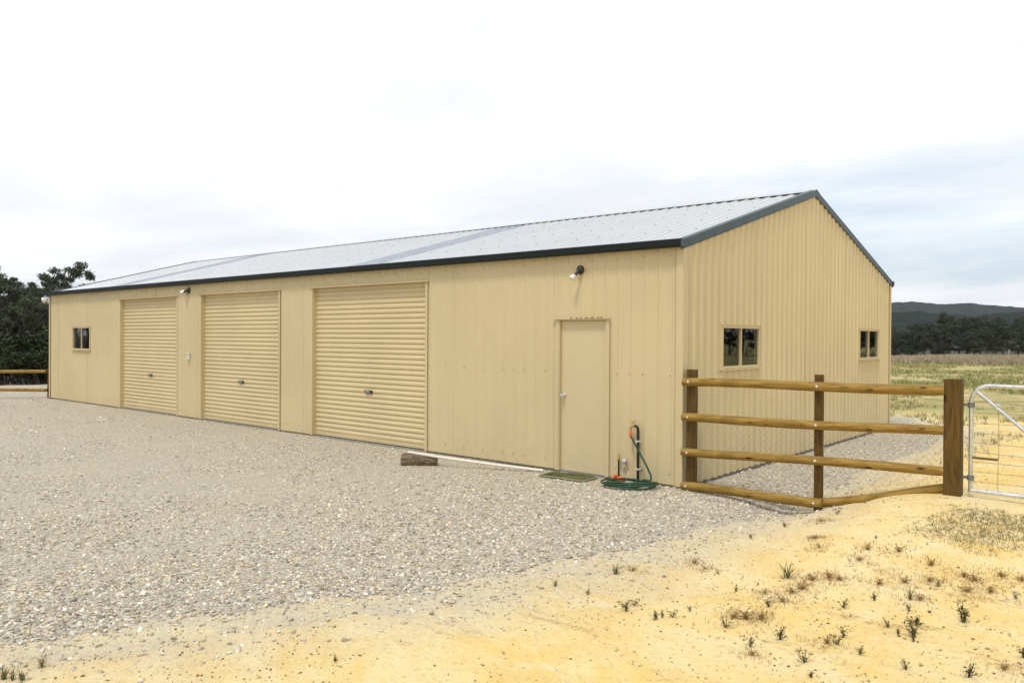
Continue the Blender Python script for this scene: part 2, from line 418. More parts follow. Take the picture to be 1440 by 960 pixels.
def trim_faces(V, Fq, keep):
    Fq = Fq[keep]; used = np.unique(Fq); mp = np.full(len(V), -1); mp[used] = np.arange(len(used)); return V[used], mp[Fq]
gxx = axis([(-31, -14, .35), (-14, -6, .16), (-6, 2.2, .08)]); gyy = axis([(-22, -9, .4), (-9, 2, .08), (2, 13, .2)])
X, Y, Fq = grid(gxx, gyy); g_ = gmask(X, Y)
Z = T(X, Y) + np.where(g_ > 0, .004 + .026*sst(g_, 0, .5), np.maximum(g_*.25, -.06))
ins = (X > -SL+.05) & (X < -.05) & (Y > .1) & (Y < SW-.1)
bad = (g_ < -.3) | ins
keep = ~bad[Fq].any(1)
V, Fq = trim_faces(np.stack([X, Y, Z], 1), Fq, keep)
gr = link('gravel_yard', fast_mesh('gravel_yard', V, Fq, M['gravel'], 4, smooth=True)); gr['kind'] = 'structure'
def GZ(x, y):
    g = gmask(x, y); return T(x, y) + np.where(g > 0, .004 + .026*sst(g, 0, .5), 0)

def ray(px, py): return _fw + _r2*(px-720)/F_PX - _u2*(py-480)/F_PX
def hit(px, py):
    d = ray(px, py); t = np.linspace(2, 60, 3000)
    P = CAM + d*t[:, None]; below = P[:, 2] <= GZ(P[:, 0], P[:, 1])
    i = int(np.argmax(below)); return P[i]

# loose chips of slate on the yard, each a small shard
def chips(n, sampler, smin, smax, palette, flat=.28, lift=.2):
    x, y = sampler(n); n = len(x); z = GZ(x, y)
    s = smin + (smax-smin)*rng.random(n)**2.4
    corners = np.array([(-1,-1,-1),(1,-1,-1),(1,1,-1),(-1,1,-1),(-1,-1,1),(1,-1,1),(1,1,1),(-1,1,1)], float)
    P = np.repeat(corners[None], n, 0)*.5
    P[:, :, :2] *= .62 + .5*rng.random((n, 8, 2)); P[:, 4:, :2] *= .8
    P[:, :, 2] *= (flat*(.5+rng.random(n)))[:, None]*(.75+.5*rng.random((n, 8)))
    P[:, :, 1] *= (.5+.5*rng.random(n))[:, None]
    P *= s[:, None, None]
    a = rng.random(n)*2*np.pi; tx = rng.normal(0, .33, n); ty = rng.normal(0, .33, n)
    def rot(P, ang, i, j):
        c, q = np.cos(ang)[:, None], np.sin(ang)[:, None]; A = P[:, :, i].copy(); B = P[:, :, j].copy()
        P[:, :, i] = c*A - q*B; P[:, :, j] = q*A + c*B
    rot(P, tx, 1, 2); rot(P, ty, 0, 2); rot(P, a, 0, 1)
    P[:, :, 0] += x[:, None]; P[:, :, 1] += y[:, None]; P[:, :, 2] += (z + s*lift*flat*2*(.2+rng.random(n)))[:, None]
    q = np.array([(0,3,2,1),(4,5,6,7),(0,1,5,4),(1,2,6,5),(2,3,7,6),(3,0,4,7)])
    F_ = (q[None] + (np.arange(n)*8)[:, None, None]).reshape(-1, 4)
    pal = np.array(palette); ci = rng.integers(0, len(pal), n); c = pal[ci]*(.62+.80*rng.random(n))[:, None]
    return P.reshape(-1, 3), F_, np.repeat(np.clip(c, 0, .85), 8, 0)
SLATE = [(.54,.49,.40), (.66,.60,.48), (.70,.65,.54), (.44,.39,.31), (.62,.52,.37), (.64,.51,.32), (.72,.68,.59), (.57,.51,.41), (.32,.285,.23), (.62,.55,.42), (.52,.42,.28), (.68,.62,.50)]
def yard(dmin, dmax, azl=-1.05, azr=.62, edge=0.0, dens_noise=True, pw=1.0):
    def f(n):
        d = dmin + (dmax-dmin)*rng.random(n)**pw; az = YAW + azl + (azr-azl)*rng.random(n)
        x = CAM[0] + d*np.sin(az); y = CAM[1] + d*np.cos(az)
        g = gmask(x, y); k = (g > edge - 1.0*rng.random(n)**5) & ~((x > -SL-.02) & (x < .02) & (y > -.03) & (y < SW+.03))
        if dens_noise: k &= (fbm(x*.55, y*.55, 77) + .5*fbm(x*2, y*2, 78) + .12 + .75*np.exp(-np.abs(g)/1.9)) > .55*rng.random(n)
        return x[k], y[k]
    return f
parts = [chips(125000, yard(3.6, 10.5), .009, .040, SLATE, .28), chips(2600, yard(4.2, 9, pw=.8), .028, .060, SLATE, .2),
         chips(60000, yard(9, 20, -1.0, .65), .014, .046, SLATE), chips(9000, yard(17, 34, -.75, .2), .03, .065, SLATE)]
def merge(parts):
    o = 0; Vs = []; Fs = []; Cs = []
    for v, f, c in parts: Vs.append(v); Fs.append(f+o); Cs.append(c); o += len(v)
    return np.concatenate(Vs), np.concatenate(Fs), np.concatenate(Cs)
V, Fq, C = merge(parts)
o = link('gravel_chips', fast_mesh('gravel_chips', V, Fq, M['chip'], 4, colors=C)); o['kind'] = 'stuff'
tag(o, 'loose grey and tan slate chips covering the yard in front of the shed', 'gravel')
# crumbs of earth and bark on the sand
def sandy(n):
    d = 3.4 + 9*rng.random(n)**1.2; az = YAW - .75 + 1.5*rng.random(n)
    x = CAM[0] + d*np.sin(az); y = CAM[1] + d*np.cos(az)
    k = (gmask(x, y) < -.02) & ((fbm(x*1.3, y*1.3, 88, 5) > -.02) | (rng.random(n) < .25)); return x[k], y[k]
V, Fq, C = merge([chips(16000, sandy, .004, .016, [(.25,.15,.06), (.32,.20,.08), (.42,.28,.12), (.16,.10,.05), (.12,.08,.04)], .35, .3),
                  chips(6000, sandy, .006, .020, [(.55,.42,.2), (.6,.47,.25), (.5,.36,.16), (.66,.58,.42)], .4, .3),
                  chips(500, sandy, .012, .034, [(.20,.11,.05), (.14,.09,.05), (.30,.18,.08), (.10,.07,.04)], .16, .3)])
o = link('soil_crumbs', fast_mesh('soil_crumbs', V, Fq, M['chip'], 4, colors=C)); o['kind'] = 'stuff'
tag(o, 'brown crumbs of earth and bark strewn over the yellow sand', 'debris')

# ------------------------------------------------------------------ the shed
shed = thing('shed', 'long cream corrugated steel shed with three roller doors and grey roof', 'shed')
D1, D2, D3 = (-15.90, -12.945), (-11.825, -8.81), (-7.69, -4.62); DH = 2.755
PD = (-1.905, -1.10); PH = 2.115
WN = (-18.95, -17.75, 1.44, 2.075)
G1 = (1.065, 2.315, 1.445, 2.04); G2 = (7.0, 8.26, 1.465, 2.055)
MB().box((-SL+.01, .01, -.30), (-.01, SW-.01, .0)).build('slab', M['concrete'], shed)
RH = .020; PITCH = .2; RIBSHAPE = {'h': .014, 't': .011, 'b': .030}
def ribx(a, b):
    pts = [a, b]; k = math.floor(a/PITCH)-1
    while k*PITCH < b + .1:
        c = k*PITCH + .1
        for e in (-RIBSHAPE['b'], -RIBSHAPE['t'], RIBSHAPE['t'], RIBSHAPE['b']):
            if a < c+e < b: pts.append(c+e)
        for e in (-.068, .068) if RIBSHAPE['b'] < .05 else ():
            if a < c+e < b: pts.append(c+e)
        k += 1
    return sorted(set(pts))
def ribh(x):
    t = abs((x % PITCH) - .1)
    h, tt, b = RIBSHAPE['h'], RIBSHAPE['t'], RIBSHAPE['b']
    return h if t <= tt+1e-4 else (h*(b-t)/(b-tt) if t < b else (0.0 if t < .067 else -.0012))
def wall_sheets(a0, a1, openings, ztop, mapf, name='wall_sheet', step=1.0, z0=.010):
    e = a1; lap = 0
    while e > a0 + 1e-3:
        lap = .0022 - lap
        s_ = max(a0, e-step); mb = MB()
        cuts = sorted({s_, e} | {q for op in openings for q in op[:2] if s_ < q < e} | ({SW/2} if name == 'gable_sheet' and s_ < SW/2 < e else set()))
        for u0, u1 in zip(cuts[:-1], cuts[1:]):
            mid = (u0+u1)/2
            rngs = [(z0, None)]
            for op in openings:
                if op[0]-1e-6 <= mid <= op[1]+1e-6:
                    rngs = ([(z0, op[2])] if op[2] > z0+.01 else []) + [(op[3], None)]
            xs = ribx(u0, u1)
            for lo, hi in rngs:
                vs = []; fs = []
                for i, x in enumerate(xs):
                    h = ribh(x) + lap; zt = hi if hi is not None else ztop(x)
                    vs += [mapf(x, h, lo), mapf(x, h, zt)]
                    if i: fs.append((2*i-2, 2*i, 2*i+1, 2*i-1))
                mb.add(vs, fs)
        mb.build(name, M['wall'], shed)
        e = s_
fo = [(WN[0], WN[1], WN[2], WN[3])] + [(d[0], d[1], 0, DH) for d in (D1, D2, D3)] + [(PD[0], PD[1], 0, PH)]
wall_sheets(-SL, 0, fo, lambda x: SH+.04, lambda x, h, z: (x, -.012-h, z))
wall_sheets(-SL, 0, [], lambda x: SH+.04, lambda x, h, z: (x, SW+.012+h, z))
slope = (SR-SH)/(SW/2)
RIBSHAPE.update(h=.028, t=.020, b=.058)
ztg = lambda y: SH + .03 + slope*min(y, SW-y)
wall_sheets(0, SW, [G1, G2], ztg, lambda y, h, z: (.012+h, y, z), 'gable_sheet')
wall_sheets(0, SW, [], ztg, lambda y, h, z: (-SL-.012-h, y, z), 'gable_sheet')
RIBSHAPE.update(h=.014, t=.011, b=.030)
# screws in rows along the girts
def hexes(mb, pts, nrm, r=.007, t=.006):
    for p in pts: mb.lathe([(0, r*1.7), (.0015, r*1.7), (.002, r), (t, r)], p, nrm, 6)
mb = MB(); P = []
def infront(x, z): return any(o[0]-.05 < x < o[1]+.05 and o[2]-.05 < z < o[3]+.07 for o in fo)
for z in (.14, 1.385, 2.9):
    k = 0
    for i in range(int(SL/PITCH)):
        x = -i*PITCH - .155
        if i % 2 == 0 or i % 5 == 3:
            if not infront(x, z): P.append((x, -.0135, z + .006*math.sin(i*7.3)))
hexes(mb, P, (0, -1, 0)); P = []
for z in (.14, 1.385, 2.975):
    for i in range(int(SW/PITCH)):
        y = i*PITCH + .155
        if z < 3 and (i % 2 == 0 or i % 5 == 3) and not any(g[0]-.05 < y < g[1]+.05 and g[2]-.05 < z < g[3]+.05 for g in (G1, G2)):
            P.append((.0135, y, z + .006*math.sin(i*5.1)))
hexes(mb, P, (1, 0, 0))
mb.build('wall_screws', M['screw'], shed, kind='stuff')
# corner flashings
for (x, y, sx, sy) in ((0, 0, 1, -1), (-SL, 0, -1, -1), (0, SW, 1, 1), (-SL, SW, -1, 1)):
    mb = MB(); t = .036; w = .062
    mb.box((min(x-sx*w, x+sx*t), min(y+sy*t, y+sy*(t+.002)), .004), (max(x-sx*w, x+sx*t), max(y+sy*t, y+sy*(t+.002)), SH+.01))
    mb.box((min(x+sx*t, x+sx*(t+.002)), min(y-sy*w, y+sy*(t+.002)), .004), (max(x+sx*t, x+sx*(t+.002)), max(y-sy*w, y+sy*(t+.002)), SH+.01))
    mb.build('corner_flashing', M['trim'], shed)
# roof sheets, one by one, two of them translucent
ex0, ex1 = -SL-.05, .05
SKY = (-6.0, -16.0)
rscr = MB()
cosr = 1/math.hypot(1, slope); nrm = {1: (0, -slope*cosr, cosr), -1: (0, slope*cosr, cosr)}
def roofpt(x, y, side, h):          # side 1 = front slope
    yy = y if side == 1 else SW-y; z = SH + .075 + slope*y
    n = nrm[side]; return (x + 0, yy + n[1]*h, z + n[2]*h)
for side in (1, -1):
    e = ex1
    while e > ex0 + 1e-3:
        s_ = max(ex0, e-1.0); xs = ribx(s_, e); ys = (-.075, SW/2-.01)
        vs = []; fs = []
        for i, x in enumerate(xs):
            h = ribh(x)*1.3
            vs += [roofpt(x, ys[0], side, h), roofpt(x, ys[1], side, h)]
            if i: fs.append((2*i-2, 2*i, 2*i+1, 2*i-1) if side == 1 else (2*i-1, 2*i+1, 2*i, 2*i-2))
        issky = any(abs((s_+e)/2 - q) < .5 for q in SKY)
        ob = MB().add(vs, fs).build('skylight_sheet' if issky else 'roof_sheet', M['fibre'] if issky else M['zinc'], shed)
        if side == 1:
            pts = [roofpt(c, yy, 1, .0178) for yy in (.12, .95, 1.9, 2.85, 3.7, 4.3) for c in [k*PITCH+.1 for k in range(int(s_/PITCH)-1, int(e/PITCH)+1)] if s_ < c < e and int(round(c/PITCH-.5)) % 2 == 0]
            hexes(rscr, pts, nrm[1], .0085, .007)
        e = s_
rscr.build('roof_screws', M['rscrew'], shed, kind='stuff')
# ridge cap
mb = MB(); zr = SH + .075 + slope*SW/2
prof = [(SW/2-.16, zr-slope*.16+.028), (SW/2-.16, zr-slope*.16+.034), (SW/2-.02, zr+.032), (SW/2, zr+.046), (SW/2+.02, zr+.032), (SW/2+.16, zr-slope*.16+.034), (SW/2+.16, zr-slope*.16+.028), (SW/2, zr+.036)]
n = len(prof); mb.add([(ex0-.01, y, z) for y, z in prof] + [(ex1+.01, y, z) for y, z in prof], [(i, (i+1) % n, (i+1) % n+n, i+n) for i in range(n)] + [tuple(range(n)), tuple(range(2*n-1, n-1, -1))])
mb.build('ridge_cap', M['zinc'], shed)
# closed cells that shut the ribs at the ridge
# gutters: open troughs with a rolled lip
for side in (-1, 1):
    y0 = -.036 if side == -1 else SW+.036; sg = side
    prof = [(0, .085), (0, 0), (.012, -.004), (.098, -.004), (.112, .010), (.112, .088), (.104, .096), (.096, .090), (.102, .086), (.102, .012), (.094, .006), (.010, .006), (.010, .085)]
    n = len(prof); xa, xb = -SL-.10, .062
    mb = MB().add([(x, y0+sg*a, SH+b) for x in (xa, xb) for a, b in prof], [(i, (i+1) % n, (i+1) % n+n, i+n) for i in range(n)])
    for x, dx in ((xa, -.002), (xb, .002)):
        mb.box((min(x, x+dx), min(y0, y0+sg*.113), SH-.005), (max(x, x+dx), max(y0, y0+sg*.113), SH+.092))
    mb.build('gutter', M['gutter'], shed)
# barge cappings along the rakes
for xg, sg in ((.037, 1), (-SL-.037, -1)):
    for side in (1, -1):
        mb = MB()
        ya, yb = (-.10, SW/2)
        def bz(y): return SH + slope*y
        pr = [(0, -.012), (.006, -.012), (.018, .0), (.018, .105), (.012, .112), (-.09, .112), (-.09, .106), (0, .106)]
        n = len(pr); vs = []
        for y in (ya, yb):
            yy = y if side == 1 else SW-y
            vs += [(xg + sg*a, yy, bz(y)+b) for a, b in pr]
        mb.add(vs, [(i, (i+1) % n, (i+1) % n+n, i+n) for i in range(n)] + [tuple(range(n)), tuple(range(2*n-1, n-1, -1))])
        mb.build('barge_capping', M['slate'], shed)
# end cap at the low corner of the front rake
MB().box((.060, -.152, SH-.008), (.072, -.02, SH+.094)).build('gutter_end_cap', M['slate'], shed)
# downpipe at the far corner
mb = MB().tube([(-SL-.085, .06, SH+.01), (-SL-.085, .075, SH-.12), (-SL-.085, .085, .04)], .042, 10)
mb.build('downpipe', M['trim'], shed, smooth=True)

# roller doors
def roller(d):
    a, b = d
    mb = MB(); z = .075; zs = []; pit = .0872
    prof = [(0, 0), (.012, .022), (.022, .034), (.052, .034), (.066, .022), (.076, 0)]
    seq = []
    while z < DH + .05:
        for q, dp in prof: seq.append((z+q, .075-dp*.62))
        z += pit
    vs = []; nx = 2
    for x in (a-.03, b+.03): vs += [(x, y, zz) for zz, y in seq]
    n = len(seq); mb.add(vs, [(i, n+i, n+i+1, i+1) for i in range(n-1)])
    cur = mb.build('roller_door', M['roller'], shed)
    MB().box((a-.02, .040, .012), (b+.02, .080, .078)).build('bottom_rail', M['trim'], cur, bevel=.004)
    MB().box((a-.02, .034, .0), (b+.02, .086, .014)).build('weather_seal', M['black'], cur)
    cx_ = (a+b)/2 + .02
    h = MB().box((cx_-.10, .030, .865), (cx_+.10, .052, .915)).build('lock_plate', M['black'], cur, bevel=.004)
    MB().tube([(cx_-.05, .022, .89), (cx_+.05, .022, .89)], .009, 8).box((cx_-.052, .018, .882), (cx_-.042, .034, .898)).box((cx_+.042, .018, .882), (cx_+.052, .034, .898)).build('handle', M['grey'], cur, smooth=True)
    for x0, x1, rv in ((a-.055, a, a), (b, b+.055, b)):
        m2 = MB().box((x0, -.0345, .004), (x1, -.0325, DH+.0))
        m2.box((min(rv, rv+(.002 if rv == a else -.002)), -.0325, .004), (max(rv, rv+(.002 if rv == a else -.002)), .10, DH))
        m2.build('door_jamb', M['trim'], shed)
    m2 = MB().box((a-.075, -.040, DH), (b+.075, -.036, DH+.022)).box((a-.075, -.060, DH+.0005), (b+.075, -.040, DH+.005)).box((a, -.0355, DH+.001), (b, .10, DH+.004))
    m2.build('head_flashing', M['trim'], shed)
for d in (D1, D2, D3): roller(d)
# closing strip above each opening keeps the inside dark
# personnel door
a, b = PD
pdoor = MB().box((a+.022, .012, .012), (b-.022, .050, PH-.020)).build('personnel_door', M['door'], shed, bevel=.003)
mb = MB()
for x0, x1, xa, xb in ((a-.048, a+.004, a+.002, a+.019), (b-.004, b+.048, b-.019, b-.002)):
    mb.box((x0, -.0355, .004), (x1, -.0325, PH)); mb.box((xa, -.030, .0), (xb, .075, PH))
mb.box((a+.001, -.029, PH-.018), (b-.001, .075, PH-.001))
mb.build('door_frame', M['trim'], shed)
MB().box((a-.10, -.066, PH+.002), (b+.06, -.036, PH+.007)).box((a-.10, -.040, PH+.007), (b+.06, -.037, PH+.026)).build('head_flashing', M['trim'], shed)
MB().box((a+.020, .004, 0), (b-.020, .060, .011)).build('threshold', M['steel'], shed)
for i in range(7):
    x = a + .24 + i*.085 + random.uniform(-.02, .02); w = random.uniform(.012, .03)
    MB().tube([(x-w, -.054, PH+.009), (x, -.052, PH+.014+random.random()*.010), (x+w, -.053, PH+.010)], [.004, .006+random.random()*.003, .003], 6).build('foam_filler', M['foam'], shed)
kn = MB().lathe([(0, .034), (.006, .034), (.010, .016), (.034, .014), (.040, .026), (.060, .030), (.074, .024), (.078, .008)], (a+.075, .012, 1.05), (0, -1, 0), 18)
kn.build('door_knob', M['chrome'], pdoor, smooth=True)

# windows: sliding, two panes
def window(mapf, u0, u1, z0, z1, lab):
    def box(mb, ua, ub, da, db, za, zb):
        c = [mapf(u, d, z) for z in (za, zb) for (u, d) in ((ua, da), (ub, da), (ub, db), (ua, db))]
        lo = tuple(min(p[i] for p in c) for i in range(3)); hi = tuple(max(p[i] for p in c) for i in range(3)); mb.box(lo, hi)
    fr = MB(); w = .036
    box(fr, u0, u1, -.05, .040, z0, z0+w); box(fr, u0, u1, -.05, .040, z1-w, z1)
    box(fr, u0, u0+w, -.05, .040, z0+w, z1-w); box(fr, u1-w, u1, -.05, .040, z0+w, z1-w)
    f = fr.build('window', M['trim'], shed, bevel=.003); f['label'] = lab
    um = (u0+u1)/2
    mb = MB(); box(mb, um-.018, um+.018, -.02, .028, z0+w, z1-w); mb.build('mullion', M['trim'], f)
    for (ua, ub, da) in ((u0+w, um-.018, -.006), (um+.018, u1-w, .006)):
        mb = MB(); box(mb, ua, ub, da-.003, da+.003, z0+w, z1-w); mb.build('pane', M['glass'], f)
    mb = MB(); box(mb, u0-.03, u1+.03, .010, .062, z0-.020, z0-.004); mb.build('sill', M['trim'], f)
    mb = MB(); box(mb, u0-.025, u1+.025, .034, .048, z1+.003, z1+.012); mb.build('head_trim', M['trim'], f)
window(lambda u, d, z: (u, -d, z), WN[0], WN[1], WN[2], WN[3], 'small two pane window beside the first roller door')
window(lambda u, d, z: (d, u, z), G1[0], G1[1], G1[2], G1[3], 'two pane gable window near the front corner')
window(lambda u, d, z: (d, u, z), G2[0], G2[1], G2[2], G2[3], 'two pane gable window near the back corner')

# ------------------------------------------------------------------ things on the front wall
def floodlight(x, z, label, heads, base='black'):
    t = thing('security_light', label, 'light', (x, -.034, z))
    MB().lathe([(0, .062), (.012, .062), (.030, .05), (.045, .03)], (0, 0, 0), (0, -1, 0), 18).build('base', M[base], t, smooth=True)
    for dx, dy, dz, L_, mat in heads:
        d = np.array([dx, dy, dz], float); d /= np.linalg.norm(d); p0 = np.array([0, -.035, 0])
        MB().tube([p0, p0+d*.05, p0+d*.10], [.016, .018, .026], 10).build('lamp_holder', M[base], t, smooth=True)
        MB().lathe([(0, .024), (.015, .028), (.04, .043), (.062, .046), (.075, .040), (.082, .024), (.084, .006)], p0+d*.095, d, 16).build('lamp', M[mat], t, smooth=True)
    return t
floodlight(-12.36, 2.87, 'twin spotlight with black base between the first two roller doors', [(-.75, -.5, -.30, 1, 'chrome'), (-1.0, .02, -.10, 1, 'white')])
floodlight(-1.53, 2.79, 'black wall spotlight with clear bulb above the small door', [(-.35, -.55, -.75, 1, 'white')])
t = thing('corner_light', 'white spotlight on the far front corner under the gutter', 'light', (-SL-.05, -.03, 2.90))
MB().lathe([(0, .05), (.02, .05), (.035, .025)], (0, 0, 0), (0, -1, 0), 14).build('base', M['white'], t, smooth=True)
MB().lathe([(0, .03), (.05, .055), (.12, .085), (.15, .08), (.16, .05), (.165, .01)], (0, -.03, .0), (-.5, -.75, -.3), 14).build('lamp', M['white'], t, smooth=True)
t = thing('switch_box', 'small pale switch box on wall between first two roller doors', 'switch box', (-12.35, -.033, 1.39))
MB().box((-.055, -.045, -.07), (.055, 0, .075)).build('box', M['white'], t, bevel=.008)
MB().box((-.062, -.066, .062), (.062, 0, .072)).build('hood', M['white'], t, bevel=.002)
MB().box((-.02, -.055, -.03), (.02, -.044, .02)).build('rocker', M['grey'], t, bevel=.003)

# standpipe with tap
zt = float(GZ(-.58, -.09))
t = thing('standpipe_tap', 'black standpipe with brass tap clipped to wall near the corner', 'tap', (-.575, -.075, zt))
MB().tube([(0, 0, -.1), (0, 0, .66-zt), (-.005, -.004, .70-zt), (-.02, -.012, .722-zt), (-.05, -.02, .725-zt)], .018, 12).build('pipe', M['black'], t, smooth=True)
MB().tube([(-.045, -.018, .725-zt), (-.075, -.03, .725-zt), (-.088, -.036, .705-zt), (-.09, -.037, .66-zt)], [.016, .017, .015, .012], 10).tube([(-.066, -.026, .73-zt), (-.066, -.026, .775-zt)], [.014, .009], 10).build('tap_body', M['brass'], t, smooth=True)
MB().tube([(-.066-.035, -.036, .785-zt), (-.066, -.026, .780-zt), (-.066+.035, -.016, .785-zt)], [.009, .006, .009], 8).build('tap_handle', M['brass'], t, smooth=True)
for z in (.52, .16):
    MB().box((-.026, -.022, z-zt), (.026, .042, z-zt+.016)).build('pipe_clip', M['white'], t, bevel=.003)
# short riser with valve
zt = float(GZ(-.87, -.07))
t = thing('short_riser_pipe', 'short dark riser pipe by the wall above the orange hose fitting', 'pipe', (-.872, -.07, zt))
MB().tube([(0, 0, -.1), (0, 0, .26-zt)], .011, 10).build('pipe', M['black'], t, smooth=True)
MB().lathe([(0, .012), (.01, .017), (.03, .017), (.045, .010), (.075, .008), (.085, .012), (.095, .006)], (0, 0, .25-zt), (0, 0, 1), 10).build('valve', M['brass'], t, smooth=True)
t = thing('wall_outlet', 'small grey wall fitting beside the short riser pipe', 'outlet', (-.80, -.033, .22))
MB().box((-.035, -.012, -.08), (.03, 0, .06)).build('plate', M['trim'], t, bevel=.003)
MB().lathe([(0, .034), (.02, .034), (.035, .024), (.04, .01)], (.005, -.012, .025), (0, -1, 0), 14).build('cap', M['grey'], t, smooth=True)
MB().tube([(.012, -.03, -.01), (.015, -.045, -.035), (.0, -.04, -.06)], .008, 8).build('spout', M['grey'], t, smooth=True)
# hose
hc = np.array([-.50, -.40]); 
hz = float(GZ(hc[0], hc[1]))
t = thing('garden_hose', 'coiled green garden hose with orange fittings below the tap', 'hose', (hc[0], hc[1], hz))
pts = []; nl = 5; n = 40
for i in range(nl*n):
    a_ = 2*math.pi*i/n + 1.0; k = i/n
    rr = .300 + .045*math.sin(k*2.3+.5) + .03*math.cos(a_*.5+k)
    x = rr*math.cos(a_)*1.0 + .02*math.sin(k*3.1); y = rr*.62*math.sin(a_) + .012*math.cos(k*4)
    # lie along the picture's long axis of the coil
    c_, s_ = math.cos(.55), math.sin(.55)
    pts.append((c_*x - s_*y, s_*x + c_*y*.92, .022 + .013*k + .01*math.sin(a_*2+k)))
pts = [(p[0], min(p[1], .34), p[2]) for p in pts]
last = pts[-1]
end = np.array([-.575-.09-hc[0], -.075-.037-hc[1], .60-hz])
mid1 = np.array([.26, .06, .10]); 
up = [np.array(last)]
P0, P1, P2, P3 = np.array(last), np.array([.34, .22, .02]), np.array([.04, .26, .30]), end
for i in range(1, 25):
    s_ = i/24; up.append((1-s_)**3*P0 + 3*(1-s_)**2*s_*P1 + 3*(1-s_)*s_*s_*P2 + s_**3*P3)
MB().tube(pts + up[1:], .0125, 8).build('hose', M['hose'], t, smooth=True)
MB().lathe([(0, .012), (.012, .019), (.055, .021), (.065, .016), (.085, .017), (.09, .01)], end - np.array([0, 0, .03]), (0, 0, 1), 12).build('tap_connector', M['orange'], t, smooth=True)
q = np.array([-.27, .075, .06])
MB().lathe([(0, .012), (.015, .026), (.06, .030), (.075, .022), (.10, .034), (.15, .038), (.17, .030), (.20, .018), (.21, .01)], q - np.array([.07, .0, 0]), (.92, .35, .03), 12).lathe([(0, .02), (.03, .03), (.05, .02)], q + np.array([0, .02, .02]), (0, 0, 1), 10).build('hose_nozzle', M['orange'], t, smooth=True)

# door mat
mz = float(GZ(-1.62, -.16)) + .012
t = thing('door_mat', 'worn green turf mat lying before the small door', 'mat', (-1.49, -.33, mz))
t.rotation_euler = (R(1.5), 0, R(3)); t.scale = (.9, 1, 1)
mb = MB(); xs = np.linspace(-.36, .36, 13); ys = np.linspace(-.19, .15, 7)
vs = [(x, y, .018 + .006*math.sin(x*9+y*5)) for y in ys for x in xs]; fs = [(j*13+i, j*13+i+1, j*13+i+14, j*13+i+13) for j in range(6) for i in range(12)]
mb.add(vs, fs).build('turf', M['turf'], t, smooth=True)
hw = [(-.385, -.205), (.385, -.205), (.40, -.18), (.40, .145), (.385, .165), (-.385, .165), (-.40, .145), (-.40, -.18)]
nb = len(hw); inn = [(x*.93, y*.90) for x, y in hw]
MB().add([(x, y, z + .005*math.sin(x*9+y*5)) for z in (.0, .016) for x, y in hw] + [(x, y, .016 + .005*math.sin(x*9+y*5)) for x, y in inn],
         [(i, (i+1) % nb, (i+1) % nb+nb, i+nb) for i in range(nb)] + [(nb+i, nb+(i+1) % nb, 2*nb+(i+1) % nb, 2*nb+i) for i in range(nb)] + [tuple(range(nb))[::-1]]).build('border', M['weed'] if False else plain('mat_border', (0.26, 0.27, 0.16), .9), t)

# timber block and white pole resting on it
lp = (-3.72, -.98); lz = float(GZ(*lp))
def logblock():
    L_ = .52; ns, nr = 22, 20; mb = MB(); vs = []
    for i in range(ns+1):
        u = i/ns; x = (u-.5)*L_
        for k in range(nr):
            a_ = 2*math.pi*k/nr
            c, s_ = math.cos(a_), math.sin(a_); sq = 1/max(abs(c)**3 + abs(s_)**3, .35)**(1/3.)
            w = .105 - .02*u; h = .098 - .018*u
            r = 1 + .34*float(fbm(u*7+3, k*.6 + 7*(k > nr/2), 41)) + .22*float(fbm(u*22, k*1.3, 43)) - (.16 if (u > .42 and u < .47) else 0)*max(0, c)
            if u < .03 or u > .97: r *= .93
            vs.append((x + .018*float(fbm(k*.9, u*3, 47))*(1 if u in (0, 1) else 0), w*sq*c*r,   .082 + h*sq*s_*r))
    fs = [(i*nr+k, i*nr+(k+1) % nr, (i+1)*nr+(k+1) % nr, (i+1)*nr+k) for i in range(ns) for k in range(nr)]
    fs += [tuple(range(nr))[::-1], tuple(ns*nr+k for k in range(nr))]
    return mb.add(vs, fs)
lg = logblock().build('timber_block', M['oldwood'], smooth=False); lg.location = (lp[0], lp[1], lz-.012); lg.rotation_euler = (0, R(1), R(38))
tag(lg, 'rough split timber block lying on the gravel by the third roller door', 'timber block')
E0 = hit(575, 634.5); P0 = np.array([lp[0]-.10, lp[1]-.02, lz+.150]);
dA = ray(574, 635.5); tA = (lz+.185 - CAM[2])/dA[2]; A_ = CAM + dA*tA
B_ = hit(764, 664); B_[2] += .026
dirv = (B_-A_); A2 = A_
pole = MB(); nseg = 12
d_ = dirv/np.linalg.norm(dirv)
pole.tube([A2 + dirv*i/nseg + np.array([0, 0, -.012*math.sin(math.pi*i/nseg)]) for i in range(nseg+1)], .020, 14, caps=False)
pole.tube([B_ - d_*.001, B_ - d_*.12], .0170, 14, caps=False); 
po = pole.build('white_pole', M['pvc'], None, smooth=True, loc=tuple(A2))
MB().lathe([(0, .0185), (.003, .0185)], B_-d_*.06, d_, 14).build('pipe_plug', M['black'], po, loc=tuple(A2)).location = (0, 0, 0)
tag(po, 'white plastic pipe lying along wall with one end on the timber block', 'pipe')

